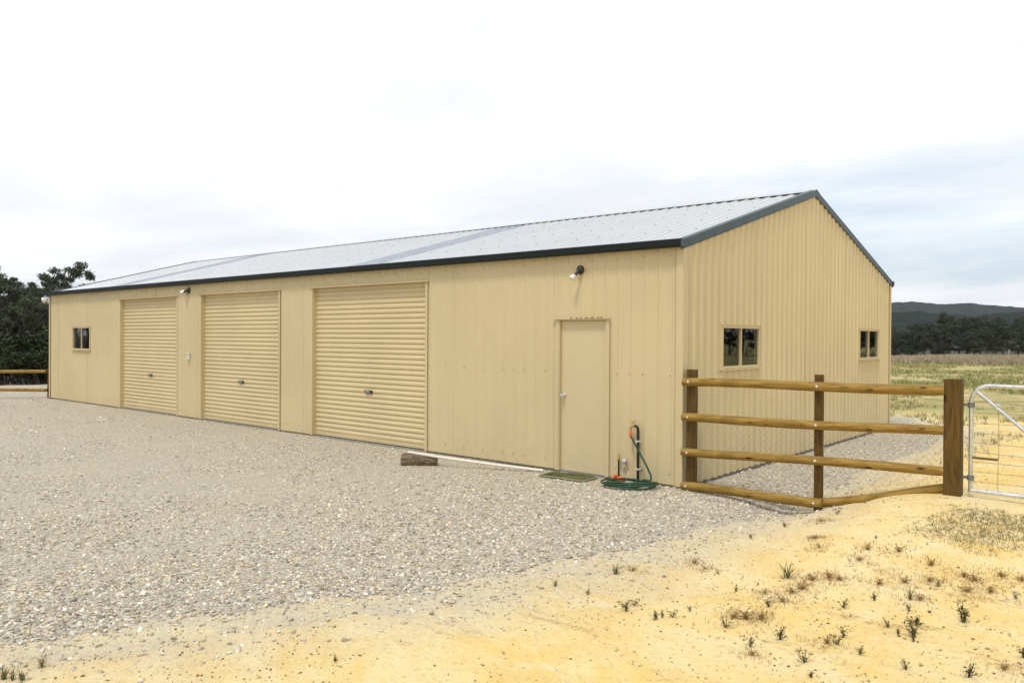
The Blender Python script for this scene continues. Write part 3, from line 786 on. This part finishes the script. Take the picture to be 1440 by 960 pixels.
# ------------------------------------------------------------------ rail fence and gate
fence = thing('rail_fence', 'treated pine post and rail fence joining the shed corner to the gate', 'fence', (0, 0, 0))
def post(x, y, w, d, top, mat, rot=0, name='post', sink=.3):
    z0 = float(T(x, y)) - sink; H_ = top - z0
    mb = MB(); n = 14; hw, hd = w/2, d/2; ch = .012
    ring = [(-hw+ch, -hd), (hw-ch, -hd), (hw, -hd+ch), (hw, hd-ch), (hw-ch, hd), (-hw+ch, hd), (-hw, hd-ch), (-hw, -hd+ch)]
    vs = []
    for i in range(n+1):
        zz = H_*i/n
        j = .004
        vs += [(zz, a + j*float(fbm(zz*3, k, 51)), b + j*float(fbm(zz*3, k+9, 52))) for k, (a, b) in enumerate(ring)]
    m = 8; fs = [(i*m+k, i*m+(k+1) % m, (i+1)*m+(k+1) % m, (i+1)*m+k) for i in range(n) for k in range(m)] + [tuple(range(m))[::-1], tuple(n*m+k for k in range(m))]
    o = mb.add(vs, fs).build(name, mat, fence)
    # local X runs up the post so the grain does too
    o.matrix_local = Matrix(((0, math.cos(rot), -math.sin(rot), x), (0, math.sin(rot), math.cos(rot), y), (1, 0, 0, z0), (0, 0, 0, 1)))
    return o
def rail(p, q, r0, r1, bolts, seed, flat_end=True):
    r0 *= .86; r1 *= .86; p = np.array(p, float); q = np.array(q, float); Lr = np.linalg.norm(q-p); n = 40; m = 16; vs = []
    for i in range(n+1):
        u = i/n; x = u*Lr; r = r0 + (r1-r0)*u
        if i == 0 or i == n: r *= .93
        by = .012*math.sin(u*math.pi*1.3+seed); bz = .010*math.sin(u*math.pi*1.7+seed*2)
        for k in range(m):
            a_ = 2*math.pi*k/m
            rr = r*(1 + .05*float(fbm(x*2.2, k*.4+seed*9, 61+int(seed*10)))) + .006*max(0, float(fbm(x*5, k*.6, 66+int(seed*10))) - .15)*4
            vs.append((x + (0 if 0 < i < n else (-.012 if i == 0 else .012)*0), rr*math.cos(a_) + by, rr*math.sin(a_) + bz))
    fs = [(i*m+k, i*m+(k+1) % m, (i+1)*m+(k+1) % m, (i+1)*m+k) for i in range(n) for k in range(m)] + [tuple(range(m))[::-1], tuple(n*m+k for k in range(m))]
    o = MB().add(vs, fs).build('rail', M['pine'], fence, smooth=True)
    ex = (q-p)/Lr; ey = np.cross([0, 0, 1.0], ex); ey /= np.linalg.norm(ey); ez = np.cross(ex, ey)
    o.matrix_local = Matrix(((ex[0], ey[0], ez[0], p[0]), (ex[1], ey[1], ez[1], p[1]), (ex[2], ey[2], ez[2], p[2]), (0, 0, 0, 1)))
    for u in bolts:
        x = u*Lr; r = r0 + (r1-r0)*u; by = .012*math.sin(u*math.pi*1.3+seed); bz = .010*math.sin(u*math.pi*1.7+seed*2)
        MB().lathe([(0, .014), (.003, .014), (.0035, .010), (.009, .009), (.011, .005)], (x, by-r*1.0-.001, bz+.004), (0, -1, 0), 10).build('bolt', M['chrome'] if False else M['boltm'], o, smooth=True)
    return o
M['boltm'] = plain('galvanised_bolt', (0.74, 0.74, 0.70), .4, metal=.3, var=.04)
post(.135, .03, .110, .105, 1.475, M['post'])
post(1.69, .04, .085, .085, 1.465, M['post'])
post(3.035, .0, .160, .155, 1.47, M['post'], .05, 'gate_post')
yr = -.072; xe = 2.965
rail((.065, yr, 1.315), (xe, yr+.03, 1.360), .060, .062, (.03, .567), .3)
rail((.055, yr, .880), (xe, yr+.03, .945), .061, .056, (.03, .567), 1.1)
rail((.050, yr, .460), (xe, yr+.03, .545), .059, .057, (.03, .567), 2.3)
rail((.055, yr, .035), (1.77, yr-.01, .060), .062, .064, (.045, .955), 3.2)
rail((1.738, yr+.075, .040), (xe+.01, yr+.09, .36), .060, .052, (), 4.4)
# fine netting behind the lower rails
mb = MB(); x0, x1, yn = .20, 2.93, .115; st = .075
k = 0; zlo, zhi = .02, .88
for i in range(int((x1-x0+zhi)/st)+2):
    for sgn in (1, -1):
        pts = []
        xa = x0 + i*st - (zhi-zlo if sgn == 1 else 0)
        p = [xa, zlo]; q = [xa + (zhi-zlo), zhi] if True else None
        if sgn == -1: p, q = [xa, zhi], [xa + (zhi-zlo), zlo]; 
        # clip to the panel
        def clip(a, b):
            out_ = []
            ta, tb = 0, 1; dx = b[0]-a[0]
            for lim, s_ in ((x0, 1), (x1, -1)):
                va = s_*(a[0]-lim); vb = s_*(b[0]-lim)
                if va < 0 and vb < 0: return None
                if va < 0: ta = max(ta, va/(va-vb))
                elif vb < 0: tb = min(tb, va/(va-vb))
            return None if tb-ta < 1e-3 else ([a[0]+dx*ta, a[1]+(b[1]-a[1])*ta], [a[0]+dx*tb, a[1]+(b[1]-a[1])*tb])
        c = clip(p, q)
        if c: mb.tube([(c[0][0], yn+sgn*.001, c[0][1]), (c[1][0], yn+sgn*.001, c[1][1])], .0007, 4, caps=False)
mb.build('wire_netting', plain('dull_wire', (.22, .20, .16), .7), fence)['kind'] = 'stuff'

gate = thing('farm_gate', 'galvanised pipe farm gate with wire infill beside the big gate post', 'gate', (3.19, .0, .0))
# local: x along gate, z up (world height)
zb, ztp, GL = .375, 1.415, 3.6; rp = .020
pts = [(0, 0, zb-.02), (0, 0, ztp-.17)]
for i in range(1, 9):
    a_ = math.pi/2*i/8; pts.append((.16*(1-math.cos(a_)), 0, ztp-.17+.17*math.sin(a_)))
pts += [(GL-.16, 0, ztp)]
for i in range(1, 9):
    a_ = math.pi/2*i/8; pts.append((GL-.16+.16*math.sin(a_), 0, ztp-.17+.17*math.cos(a_)))
pts += [(GL, 0, zb-.02)]
MB().tube(pts, rp, 14).build('frame', M['steel'], gate, smooth=True)
MB().tube([(0.0, 0, zb), (GL, 0, zb)], rp*.95, 14).build('bottom_bar', M['steel'], gate, smooth=True)
MB().tube([(.045, -.004, ztp-.055), (1.15, -.004, zb+.02)], .017, 12).build('brace', M['steel'], gate, smooth=True)
MB().tube([(GL-.045, -.004, ztp-.055), (GL-1.15, -.004, zb+.02)], .017, 12).build('brace', M['steel'], gate, smooth=True)
for z in (.47, .56, .655, .75, .85, .95, 1.045, 1.145, 1.24):
    pp = [(x, .012+.004*math.sin(x*9+z*5), z + .006*math.sin(x*3+z*11)) for x in np.linspace(0, GL, 25)]
    MB().tube(pp, .0024, 6).build('wire', M['wire'] if 'wire' in M else M.setdefault('wire', plain('fence_wire', (.20, .19, .17), .5, metal=.4)), gate)
for x in np.arange(.235, GL, .30):
    MB().tube([(x+.004*math.sin(z*9), .017, z) for z in np.linspace(zb, min(ztp, 1.245), 10)], .0024, 6).build('wire', M['wire'], gate)
MB().box((.0, -.012, .690), (.235, .010, .712)).build('latch_bar', M['wood'] if 'wood' in M else M['oldwood'], gate, bevel=.003)
for z in (zb+.10, ztp-.22):
    MB().lathe([(0, .032), (.05, .032)], (0, 0, z), (0, 0, 1), 12).box((-.08, -.012, z+.012), (-.02, .012, z+.038)).build('hinge', M['wire'], gate, smooth=True)
for (x, z) in ((.235, 1.232), (.56, .93)):
    MB().box((x-.02, -.018, z-.014), (x+.02, .02, z+.014)).build('clip', M['steel'], gate, bevel=.003)
gate.rotation_euler = (0, 0, R(-4))

# low barrier at the far corner
lf = thing('low_barrier', 'low two rail timber barrier running out from the far shed corner', 'barrier', (0, 0, 0))
pa = np.array([-20.80, .02]); dirb = np.array([-.80, -.60])
fence_keep = fence; fence = lf
zg = float(GZ(*pa))
post(pa[0], pa[1], .075, .075, .86, M['post'], .6)
pb = pa + dirb*2.6
post(pb[0], pb[1], .13, .12, .84, M['post'], .6); pc = pa + dirb*5.2; post(pc[0], pc[1], .13, .12, .84, M['post'], .6)
off = np.array([.60, -.80])*.10
rail((pc[0]+off[0], pc[1]+off[1], .74), (pa[0]+off[0]-.02, pa[1]+off[1], .765), .055, .058, (.02, .5, .98), .8)
rail((pc[0]+off[0], pc[1]+off[1], .19), (pa[0]+off[0]-.02, pa[1]+off[1], .215), .055, .058, (.02, .5, .98), 1.9)
fence = fence_keep

# ------------------------------------------------------------------ plants on the sand
def blades(n, h, spread, w, bend, seed, leafy=False):
    r = np.random.default_rng(seed); V = []; Fs = []; Tn = []
    for i in range(n):
        a = r.random()*6.283; b = r.random()*6.283; r0 = spread*.25*r.random()
        p = np.array([r0*math.cos(b), r0*math.sin(b), -.005]); out_ = np.array([math.cos(a), math.sin(a), 0]); side = np.array([-math.sin(a), math.cos(a), 0])
        hh = h*(.45+.6*r.random()); sp = spread*(.2+.9*r.random()); ww = w*(.6+.7*r.random()); t = r.random(); o = len(V)
        for k, (u, wk) in enumerate(((0, .8), (.4, 1.0), (.75, .7))):
            c = p + out_*sp*(u**(1+bend)) + np.array([0, 0, hh*u*(1-.25*bend*u)])
            V += [c - side*ww*wk/2, c + side*ww*wk/2]; Tn += [t*.8+.2*u]*2
        V.append(p + out_*sp + np.array([0, 0, hh*(1-.25*bend)])); Tn.append(t)
        Fs += [(o, o+1, o+3), (o, o+3, o+2), (o+2, o+3, o+5), (o+2, o+5, o+4), (o+4, o+5, o+6)]
        if leafy:
            for q in range(9):
                u = .2+.8*r.random(); c = p + out_*sp*(u**(1+bend)) + np.array([0, 0, hh*u*(1-.25*bend*u)])
                d = r.normal(size=3); d[2] = abs(d[2])*.6; d /= np.linalg.norm(d); s2 = np.cross(d, r.normal(size=3)); s2 /= np.linalg.norm(s2)
                l = h*.20*(.6+.7*r.random()); o = len(V)
                V += [c, c+d*l*.5+s2*l*.15, c+d*l, c+d*l*.5-s2*l*.15]; Tn += [t]*4; Fs += [(o, o+1, o+2), (o, o+2, o+3)]
    return np.array(V), np.array(Fs), np.array(Tn)
variants = {}
for i in range(3):
    variants['bush', i] = fast_mesh('green_weed', *blades(9, .13, .075, .006, .4, 100+i, True)[:2], M['weed'], 3, tint=blades(9, .13, .075, .006, .4, 100+i, True)[2])
    variants['dry', i] = fast_mesh('dry_weed', *blades(16, .10, .11, .006, .8, 200+i, True)[:2], M['dryweed'], 3, tint=blades(16, .10, .11, .006, .8, 200+i, True)[2])
    variants['tuft', i] = fast_mesh('grass_tuft', *blades(26, .16, .10, .006, .7, 300+i)[:2], M['tuft'], 3, tint=blades(26, .16, .10, .006, .7, 300+i)[2])
z5 = lambda v, w: (960+v/3, 660+w/3); z4 = lambda v, w: (480+v/3, 640+w/3); z3 = lambda v, w: (v/3, 640+w/3)
plants = [('bush', z5(*p), s) for *p, s in [(148,440,.6),(225,515,.6),(362,583,1.1),(182,668,1.0),(412,718,1.2),(285,752,.8),(510,816,1.2),(540,880,.7),(548,470,.6),(680,585,1.1),(808,552,.8),
   (955,602,.8),(972,705,1.6),(985,660,1.2),(1190,645,1.6),(865,670,.7),(908,697,.6),(680,708,1.0),(650,742,.9),(750,783,.9),(975,728,.7),(940,845,.7),(1210,880,1.2),(1435,795,1.2),(1405,550,.6),(430,243,.9),(288,294,.8),(655,188,.9),(815,293,.6),(30,600,.6)]]
plants += [('dry', z5(*p), s) for *p, s in [(545,470,1.0),(620,456,1.2),(460,525,1.0),(500,505,1.3),(270,632,1.5),(330,632,1.3),(215,628,1.1),(610,735,1.0),(830,486,1.2),(935,477,1.0),(1045,405,1.4),(1230,475,1.4),(1000,552,1.1),(1045,472,1.0),(1200,520,1.2),(1300,522,1.2),(1355,850,1.0),(585,220,.8),(780,338,.9),(915,345,1.0),(745,385,.8),(95,420,.7),(50,395,.7),(560,290,.6),(575,328,.6),(1190,455,1.0),(1345,455,1.1),(1425,470,1.2),(290,785,.7),(660,470,1.2),(345,520,.7),(420,560,.8)]]
plants += [('tuft', z5(*p), s) for *p, s in [(440,462,1.9),(960,548,1.1),(1080,495,.9)]]
plants += [('tuft', z4(*p), s) for *p, s in [(1160,502,1.3),(903,553,.8)]] + [('bush', z4(*p), s) for *p, s in [(1040,588,.8),(1200,660,1.2),(1240,636,1.0),(1325,694,1.1),(1355,688,.7),(1400,684,.8)]] + [('dry', z4(1230, 488), .8)]
plants += [('tuft', z3(*p), s) for *p, s in [(175,893,.75),(15,950,.9),(55,948,.8),(95,950,.9),(1415,870,.6)]]
LB = {'bush': ('green_weed', 'small green leafy weed growing in the yellow sand', 'weed', 'green weeds on the sand'),
      'dry': ('dry_weed', 'small dried brown weed sprawling on the yellow sand', 'weed', 'dry weeds on the sand'),
      'tuft': ('grass_tuft', 'spiky tuft of olive grass standing in bare sand', 'grass tuft', 'grass tufts on the sand')}
DRY = []
for i, (kd, (px, py), s_) in enumerate(plants):
    p = hit(px, py)
    if kd == 'dry': DRY.append((p[0], p[1], s_))
    nm, lab, cat, grp = LB[kd]
    o = link(nm, variants[kd, i % 3], None, (p[0], p[1], float(T(p[0], p[1])))); o.rotation_euler = (0, 0, rng.random()*6.28)
    q = s_*(.85+.3*rng.random())*.66; o.scale = (q, q, q*(.85+.3*rng.random()))
    gg = float(gmask(p[0], p[1])); near_gate = math.hypot(p[0]-3.0, p[1]) < 2.3
    if kd == 'tuft' and s_ > 1.8: lab = 'tallest spiky grass clump, among dry weeds in the middle of the sand'; grp = None
    elif kd == 'bush' and s_ == 1.6: lab = 'large bushy green weed, one of the two biggest on the sand'; grp = 'big green weeds on the sand'
    elif gg > -1.0: lab = lab.replace(' growing in the yellow sand', ' on the pale sand along the gravel edge').replace(' sprawling on the yellow sand', ' on the pale sand along the gravel edge').replace(' standing in bare sand', ' on the pale sand along the gravel edge'); grp += ' by the gravel'
    elif near_gate: lab = lab.replace(' growing in the yellow sand', ' on the sand slope below the fence and gate post').replace(' sprawling on the yellow sand', ' on the sand slope below the fence and gate post'); grp += ' below the fence'
    tag(o, lab, cat, grp)

# grass as one cover: patch by the gate, sparse field behind, tall seeding grass far back
def grass(n, sampler, h, w, cols, k=3):
    x, y, hs = sampler(n); n = len(x); z = T(x, y)
    pal = np.array(cols)
    V = np.zeros((n, k, 3, 3)); 
    for j in range(k):
        a = rng.random(n)*6.283; L_ = h*hs*(.55+.7*rng.random(n)); ww = w*(.7+.6*rng.random(n))*np.sqrt(hs)
        ox = rng.normal(0, 1, n)*w*1.6; oy = rng.normal(0, 1, n)*w*1.6; b = rng.random(n)*6.283; lean = L_*(.15+.55*rng.random(n))
        bx = x+ox; by = y+oy
        V[:, j, 0] = np.stack([bx-ww*np.cos(a)/2, by-ww*np.sin(a)/2, z-.01], 1)
        V[:, j, 1] = np.stack([bx+ww*np.cos(a)/2, by+ww*np.sin(a)/2, z-.01], 1)
        V[:, j, 2] = np.stack([bx+lean*np.cos(b), by+lean*np.sin(b), z+L_], 1)
    c = pal[rng.integers(0, len(pal), n)]*(.7+.6*rng.random(n))[:, None]
    return V.reshape(-1, 3), np.arange(n*k*3).reshape(-1, 3), np.repeat(c, k*3, 0)
GRN = [(.26,.255,.095), (.33,.31,.125), (.19,.205,.075), (.45,.37,.18), (.50,.41,.23)]
PC = hit(1392, 742)
def patch(n):
    c = PC; x = c[0] - 2.3 + 5.6*rng.random(n); y = c[1] - 1.8 + 3.4*rng.random(n)
    k = (fbm(x*1.1+4, y*1.1, 91, 5)*1.9 + .95*np.exp(-(((x-c[0]-.25)/1.25)**2 + ((y-c[1])/.75)**2)) - .36) > .42*rng.random(n)
    return x[k], y[k], np.ones(k.sum())
def runners(n):
    D_ = np.array(DRY); i = rng.integers(0, len(D_), n); x = D_[i, 0] + rng.normal(0, .10, n)*D_[i, 2]; y = D_[i, 1] + rng.normal(0, .10, n)*D_[i, 2]
    return x, y, .5 + rng.random(n)
def wedge(d0, d1, a0, a1, thr, hv=0.0, pw=1.0, sd=93, sc=.35):
    def f(n):
        d = d0 + (d1-d0)*rng.random(n)**pw; az = YAW + a0 + (a1-a0)*rng.random(n)
        x = CAM[0] + d*np.sin(az); y = CAM[1] + d*np.cos(az)
        nz = fbm(x*sc, y*sc*.6, sd, 4)
        k = (nz > thr + .15*rng.random(n)) & ~((x > -SL-.5) & (x < 1.7) & (y > -1) & (y < SW+.6)) & (gmask(x, y) < -.1)
        return x[k], y[k], 1 + hv*rng.random(k.sum())
    return f
for args, lab in (([grass(60000, patch, .022, .004, [(.20,.18,.09), (.16,.155,.07), (.27,.22,.11), (.13,.125,.05), (.30,.24,.13)], 4)], 'short grey green grass on the sand in front of the gate'),
                  ([grass(2600, runners, .020, .004, [(.34,.20,.08), (.26,.14,.05), (.44,.28,.11), (.20,.12,.05)], 3)], 'fine dry brown runners spreading round the dead weeds'),
                  ([grass(5200, wedge(10, 20, .30, .80, .10, 1.0, sd=94, sc=.8), .045, .009, GRN, 4), grass(15000, wedge(17, 34, .28, .85, .04, 1.0), .065, .018, GRN, 4),
                    grass(24000, wedge(32, 100, .28, .85, -.08, .8), .11, .045, [(.25,.265,.095), (.30,.30,.12), (.19,.215,.075), (.38,.345,.16), (.45,.385,.20)], 4)], 'patchy green and yellow grass of the field behind the gate'),
                  ([grass(26000, wedge(92, 215, .25, .95, -.5, .5, 1.2), .36, .10, [(.36,.29,.21), (.42,.34,.24), (.30,.25,.165), (.38,.30,.22), (.27,.245,.13)], 4)], 'tall pinkish brown seeding grass before the tree line')):
    V, Fq, C = merge(args)
    o = link('grass', fast_mesh('grass', V, Fq, M['col'], 3, colors=C)); o['kind'] = 'stuff'; tag(o, lab, 'grass')

# ------------------------------------------------------------------ trees
def tree_mesh(seed, H_, spread, nclump, nleaf, leaf, bark, leafmat, open_=.5, trunk_r=.16, low=.35, cr0=.045):
    r = np.random.default_rng(seed); mb = MB(); tips = []
    def limb(p, d, L_, rad, depth):
        n = 5; pts = [p]; rr = [rad]; d = d/np.linalg.norm(d)
        for i in range(n):
            d = d + r.normal(0, .13, 3) + np.array([0, 0, .05 if depth else .02]); d /= np.linalg.norm(d)
            pts.append(pts[-1] + d*L_/n); rr.append(rad*(1-.55*(i+1)/n))
        mb.tube(pts, rr, 6 if depth else 9, caps=False)
        if depth >= 3 or L_ < .11*H_:
            tips.append(pts[-1]); tips.append(pts[-2]); return
        for j in range(3 if depth else 4):
            k = 2 + int(r.integers(0, n-1)); k = min(k, n)
            a = r.random()*6.283; tilt = .55 + .55*r.random()
            side = np.array([math.cos(a), math.sin(a), 0.0]); nd = d*math.cos(tilt) + side*math.sin(tilt)*spread + np.array([0, 0, .25])
            limb(pts[k], nd, L_*(.50+.22*r.random()), rr[k]*.68, depth+1)
        tips.append(pts[-1])
    limb(np.array([0, 0, -.3]), np.array([r.normal(0, .06), r.normal(0, .06), 1]), H_*.52, trunk_r, 0)
    tips = np.array(tips); tips = tips[tips[:, 2] > H_*low]
    sc = H_/max(tips[:, 2].max()+.35, 1e-3)
    tv = np.array(mb.v)*sc; tips = tips*sc
    idx = r.permutation(len(tips))[:nclump]; cen = tips[idx]
    if len(cen) < nclump: cen = np.vstack([cen, cen[r.integers(0, len(cen), nclump-len(cen))] + r.normal(0, H_*.035, (nclump-len(cen), 3))])
    cr = H_*cr0*(1+r.random(nclump))
    n = nclump*nleaf; ci = np.repeat(np.arange(nclump), nleaf)
    u = r.normal(size=(n, 3)); u /= np.linalg.norm(u, axis=1)[:, None]; u *= (r.random(n)**.45)[:, None]; u[:, 2] *= .62
    c = cen[ci] + u*cr[ci][:, None]
    d = r.normal(size=(n, 3)); d[:, 2] -= .5; d /= np.linalg.norm(d, axis=1)[:, None]
    s2 = np.cross(d, r.normal(size=(n, 3))); s2 /= np.linalg.norm(s2, axis=1)[:, None]
    l = leaf*(.6+.8*r.random(n))[:, None]
    V = np.stack([c, c+d*l*.5+s2*l*.24, c+d*l, c+d*l*.5-s2*l*.24], 1).reshape(-1, 3)
    tint = np.repeat(np.clip(.15*r.random(n) + .45*r.random(nclump)[ci] + .35*r.random(n)**2, 0, 1), 4)
    crown = fast_mesh('crown', V, np.arange(n*4).reshape(-1, 4), leafmat, 4, tint=tint)
    tm = bpy.data.meshes.new('trunk'); tm.from_pydata(tv.tolist(), [], mb.f); tm.materials.append(bark); tm.update()
    tm.polygons.foreach_set('use_smooth', [True]*len(tm.polygons))
    return tm, crown
def plant_tree(var, x, y, s_, rot, label, cat, grp, name='gum_tree', wid=1.0):
    t = thing(name, label, cat, (x, y, float(T(x, y))-.05), grp); t.rotation_euler = (0, 0, rot); t.scale = (s_*wid, s_*wid, s_)
    link('trunk', var[0], t); link('crown', var[1], t); return t
near = [tree_mesh(11+i, 10.0, 1.35, 46, 250, .15, M['bark'], M['gum'], trunk_r=.14, low=.36, cr0=.026) for i in range(4)]
shrubs = [tree_mesh(31+i, 3.0, 1.0, 40, 130, .15, M['bark'], M['shrub'], trunk_r=.05, low=.05) for i in range(2)]
far = [tree_mesh(51+i, 8.0, .95, 52, 80, .30, M['palebark'] if i == 2 else M['bark'], M['gum_far'], trunk_r=.14, low=.12) for i in range(5)]
def at(px, D):
    d = ray(px, 472); p = CAM + d*D; return p[0], p[1]
GUM = 'gum trees beyond the shed end'; GL_ = 'tall dark gum tree in the wood beyond the far end of shed'
for i, (px, D, s_, v) in enumerate([(44, 50, .90, 0), (12, 46, .76, 2), (-22, 44, .78, 3), (86, 54, .90, 1), (38, 58, .80, 3), (0, 55, .80, 0), (66, 64, .92, 2), (100, 66, .84, 3), (-45, 50, .85, 1), (52, 68, .80, 1), (112, 70, .76, 0),
                                    (-80, 52, .9, 2), (24, 70, .88, 0), (-110, 48, .9, 3), (10, 76, .88, 3), (62, 78, .85, 1), (92, 78, .82, 0), (36, 84, .9, 2), (-12, 82, .95, 1), (80, 88, .9, 3)]):
    x, y = at(px, D); plant_tree(near[v], x, y, s_, i*1.7, GL_, 'tree', GUM)
for i, (px, D, s_) in enumerate([(10, 36, 1.0), (34, 38, 1.1), (58, 37, .9), (-15, 37, 1.1), (80, 39, 1.0), (22, 42, 1.35), (48, 44, 1.3), (-40, 38, 1.0), (2, 43, 1.4), (70, 46, 1.3), (100, 42, 1.1), (-8, 33.5, .55), (16, 34, .6), (42, 34, .55), (62, 34.5, .6), (28, 33.2, .45), (52, 33.4, .5), (2, 33.6, .5),
                                 (12, 50, 1.9), (38, 52, 1.9), (62, 53, 1.8), (-10, 52, 1.9), (86, 58, 1.8), (26, 60, 2.0), (52, 62, 2.0), (4, 62, 2.0), (74, 70, 2.1)]):
    x, y = at(px, D); plant_tree(shrubs[i % 2], x, y, s_, i*2.3, 'dark olive shrub under the gum trees beyond the low barrier', 'shrub', 'shrubs under the gum trees', 'shrub', 1.25)
# the same wood goes on behind the yard: it is what the dark front window mirrors
for i in range(32):
    a_ = R(-120 + i*1.25); D = 56 + 9*(i % 3) + 2*math.sin(i*2.1); plant_tree(near[i % 4], CAM[0]-14+D*math.sin(a_), CAM[1]+D*math.cos(a_), 1.1, i*1.1, 'gum tree of the wood across the yard, mirrored in the front window', 'tree', 'gum trees across the yard')
k = 0
for row, (D, n, s0) in enumerate(((178, 18, .80), (185, 17, .95), (194, 16, 1.05), (204, 15, 1.10), (214, 14, 1.14))):
    for i in range(n):
        px = 1215 + (i+.5)/n*480 + rng.normal(0, 7); x, y = at(px, (D + rng.normal(0, 2))/1.0)
        hgt = s0*(.86+.34*rng.random())*(1.0 + .18*math.exp(-((px-1352)/28)**2))
        pale = k % 5 == 2; plant_tree(far[k % 5], x, y, hgt, k*1.9, 'pale trunked gum tree in the far line across the field' if pale else 'olive green gum tree with dark trunk in the far line across the field', 'tree', 'pale gum trees in the far line' if pale else 'gum trees in the far line', wid=1.15); k += 1
for i in range(44):
    px = 1205 + i*11.5 + rng.normal(0, 5); x, y = at(px, 174 + (i % 3)*5 + rng.normal(0, 1.5))
    plant_tree(shrubs[i % 2], x, y, .8+.6*rng.random(), i*1.3, 'low dark shrub along the foot of the far trees', 'shrub', 'shrubs at the far tree line', 'shrub', 1.5)
for i in range(36):     # the line carries on to the right, where the gable windows look
    a_ = YAW + R(46 + i*1.0); D = 138 + 7*(i % 3) + 3*math.sin(i*1.7); plant_tree(far[i % 5], CAM[0]+D*math.sin(a_), CAM[1]+D*math.cos(a_), 1.35, i*1.3, 'gum tree of the far line, mirrored in the gable windows', 'tree', 'gum trees opposite the gable')
for i in range(30):
    a_ = YAW + R(46 + i*1.2); D = 128 + 4*(i % 2); plant_tree(shrubs[i % 2], CAM[0]+D*math.sin(a_), CAM[1]+D*math.cos(a_), 1.5, i*1.9, 'shrub before the trees mirrored in the gable windows', 'shrub', 'shrubs opposite the gable', 'shrub', 1.4)
for i in range(24):
    a_ = R(-120 + i*1.7); D = 50 + 2*(i % 2); plant_tree(shrubs[i % 2], CAM[0]-14+D*math.sin(a_), CAM[1]+D*math.cos(a_), 1.2, i*1.9, 'shrub before the trees mirrored in the front window', 'shrub', 'shrubs across the yard', 'shrub', 1.4)
x, y = at(1262, 150); zg = float(T(x, y))
fl = MB().tube([(0, 0, .75), (.9, .1, .62), (1.7, -.05, .28), (2.3, .1, .05)], [.10, .11, .09, .05], 8).tube([(1.5, 0, .36), (2.0, .2, .55), (2.5, .2, .45)], [.06, .05, .02], 6).tube([(-.6, 0, .5), (0, 0, .75)], [.05, .1], 8).build('fallen_branch', M['palebark'], smooth=True)
fl.location = (x-1.2, y-.6, zg); fl.rotation_euler = (0, 0, .7)
tag(fl, 'pale fallen branch on the grass before the far trees', 'branch')

# ------------------------------------------------------------------ wooded hills
def hill(name, D, depth, prof, seed, amp):
    az = np.radians(np.linspace(-10, 62, 330)); dp = np.linspace(0, 1, 46)
    A, P_ = np.meshgrid(az, dp); ii = np.arange(A.size).reshape(A.shape)
    Fq = np.stack([ii[:-1, :-1], ii[:-1, 1:], ii[1:, 1:], ii[1:, :-1]], -1).reshape(-1, 4)
    dist = D + depth*P_; ang = YAW + A
    x = CAM[0] + dist*np.sin(ang); y = CAM[1] + dist*np.cos(ang)
    px = 720 + F_PX*np.tan(A); py = np.interp(px, *zip(*prof))
    top = (475.5 - py)/F_PX*(D+depth*.62)*np.cos(A)
    u = np.clip(P_/.62, 0, 1); shp = np.where(P_ < .62, u*u*(3-2*u), 1-.5*((P_-.62)/.38)**2)
    z = -8 + (top+8+CAM[2])*shp*(1 + .10*fbm(A*40, P_*6, seed)*(1-shp)) + amp*(rng.random(A.shape)-.5) + amp*2.2*fbm(A*160, P_*18, seed+3)*shp
    z = np.where(P_ < .02, -12, z)
    me = fast_mesh(name, np.stack([x.ravel(), y.ravel(), z.ravel()], 1), Fq, M['hill'], 4); o = link(name, me); o['kind'] = 'structure'
hill('hills', 1500, 900, [(0, 455), (600, 450), (1000, 436), (1180, 430), (1254, 425), (1290, 423.5), (1318, 427), (1340, 426), (1360, 424.5), (1392, 428), (1440, 431), (1520, 436), (1700, 440), (3000, 452)], 5, 2.2)
hill('foothills', 700, 500, [(0, 468), (1000, 456), (1254, 440), (1290, 437), (1330, 442), (1370, 443), (1405, 439), (1440, 437), (1520, 441), (1800, 450), (3000, 460)], 15, 1.6)

# ------------------------------------------------------------------ air
hm = bpy.data.materials.new('haze'); hm.use_nodes = True; hn = hm.node_tree.nodes; hn.clear()
ho = hn.new('ShaderNodeOutputMaterial'); pv = hn.new('ShaderNodeVolumePrincipled')
pv.inputs['Color'].default_value = (0.78, 0.86, 0.95, 1); pv.inputs['Density'].default_value = 0.00010; pv.inputs['Anisotropy'].default_value = 0.2
hm.node_tree.links.new(pv.outputs[0], ho.inputs['Volume'])
hz_ = MB().box((-6500, -6500, -25), (6500, 6500, 180)).build('haze', hm, kind='stuff')
tag(hz_, 'thin pale haze in the air between the yard and the hills', 'haze')
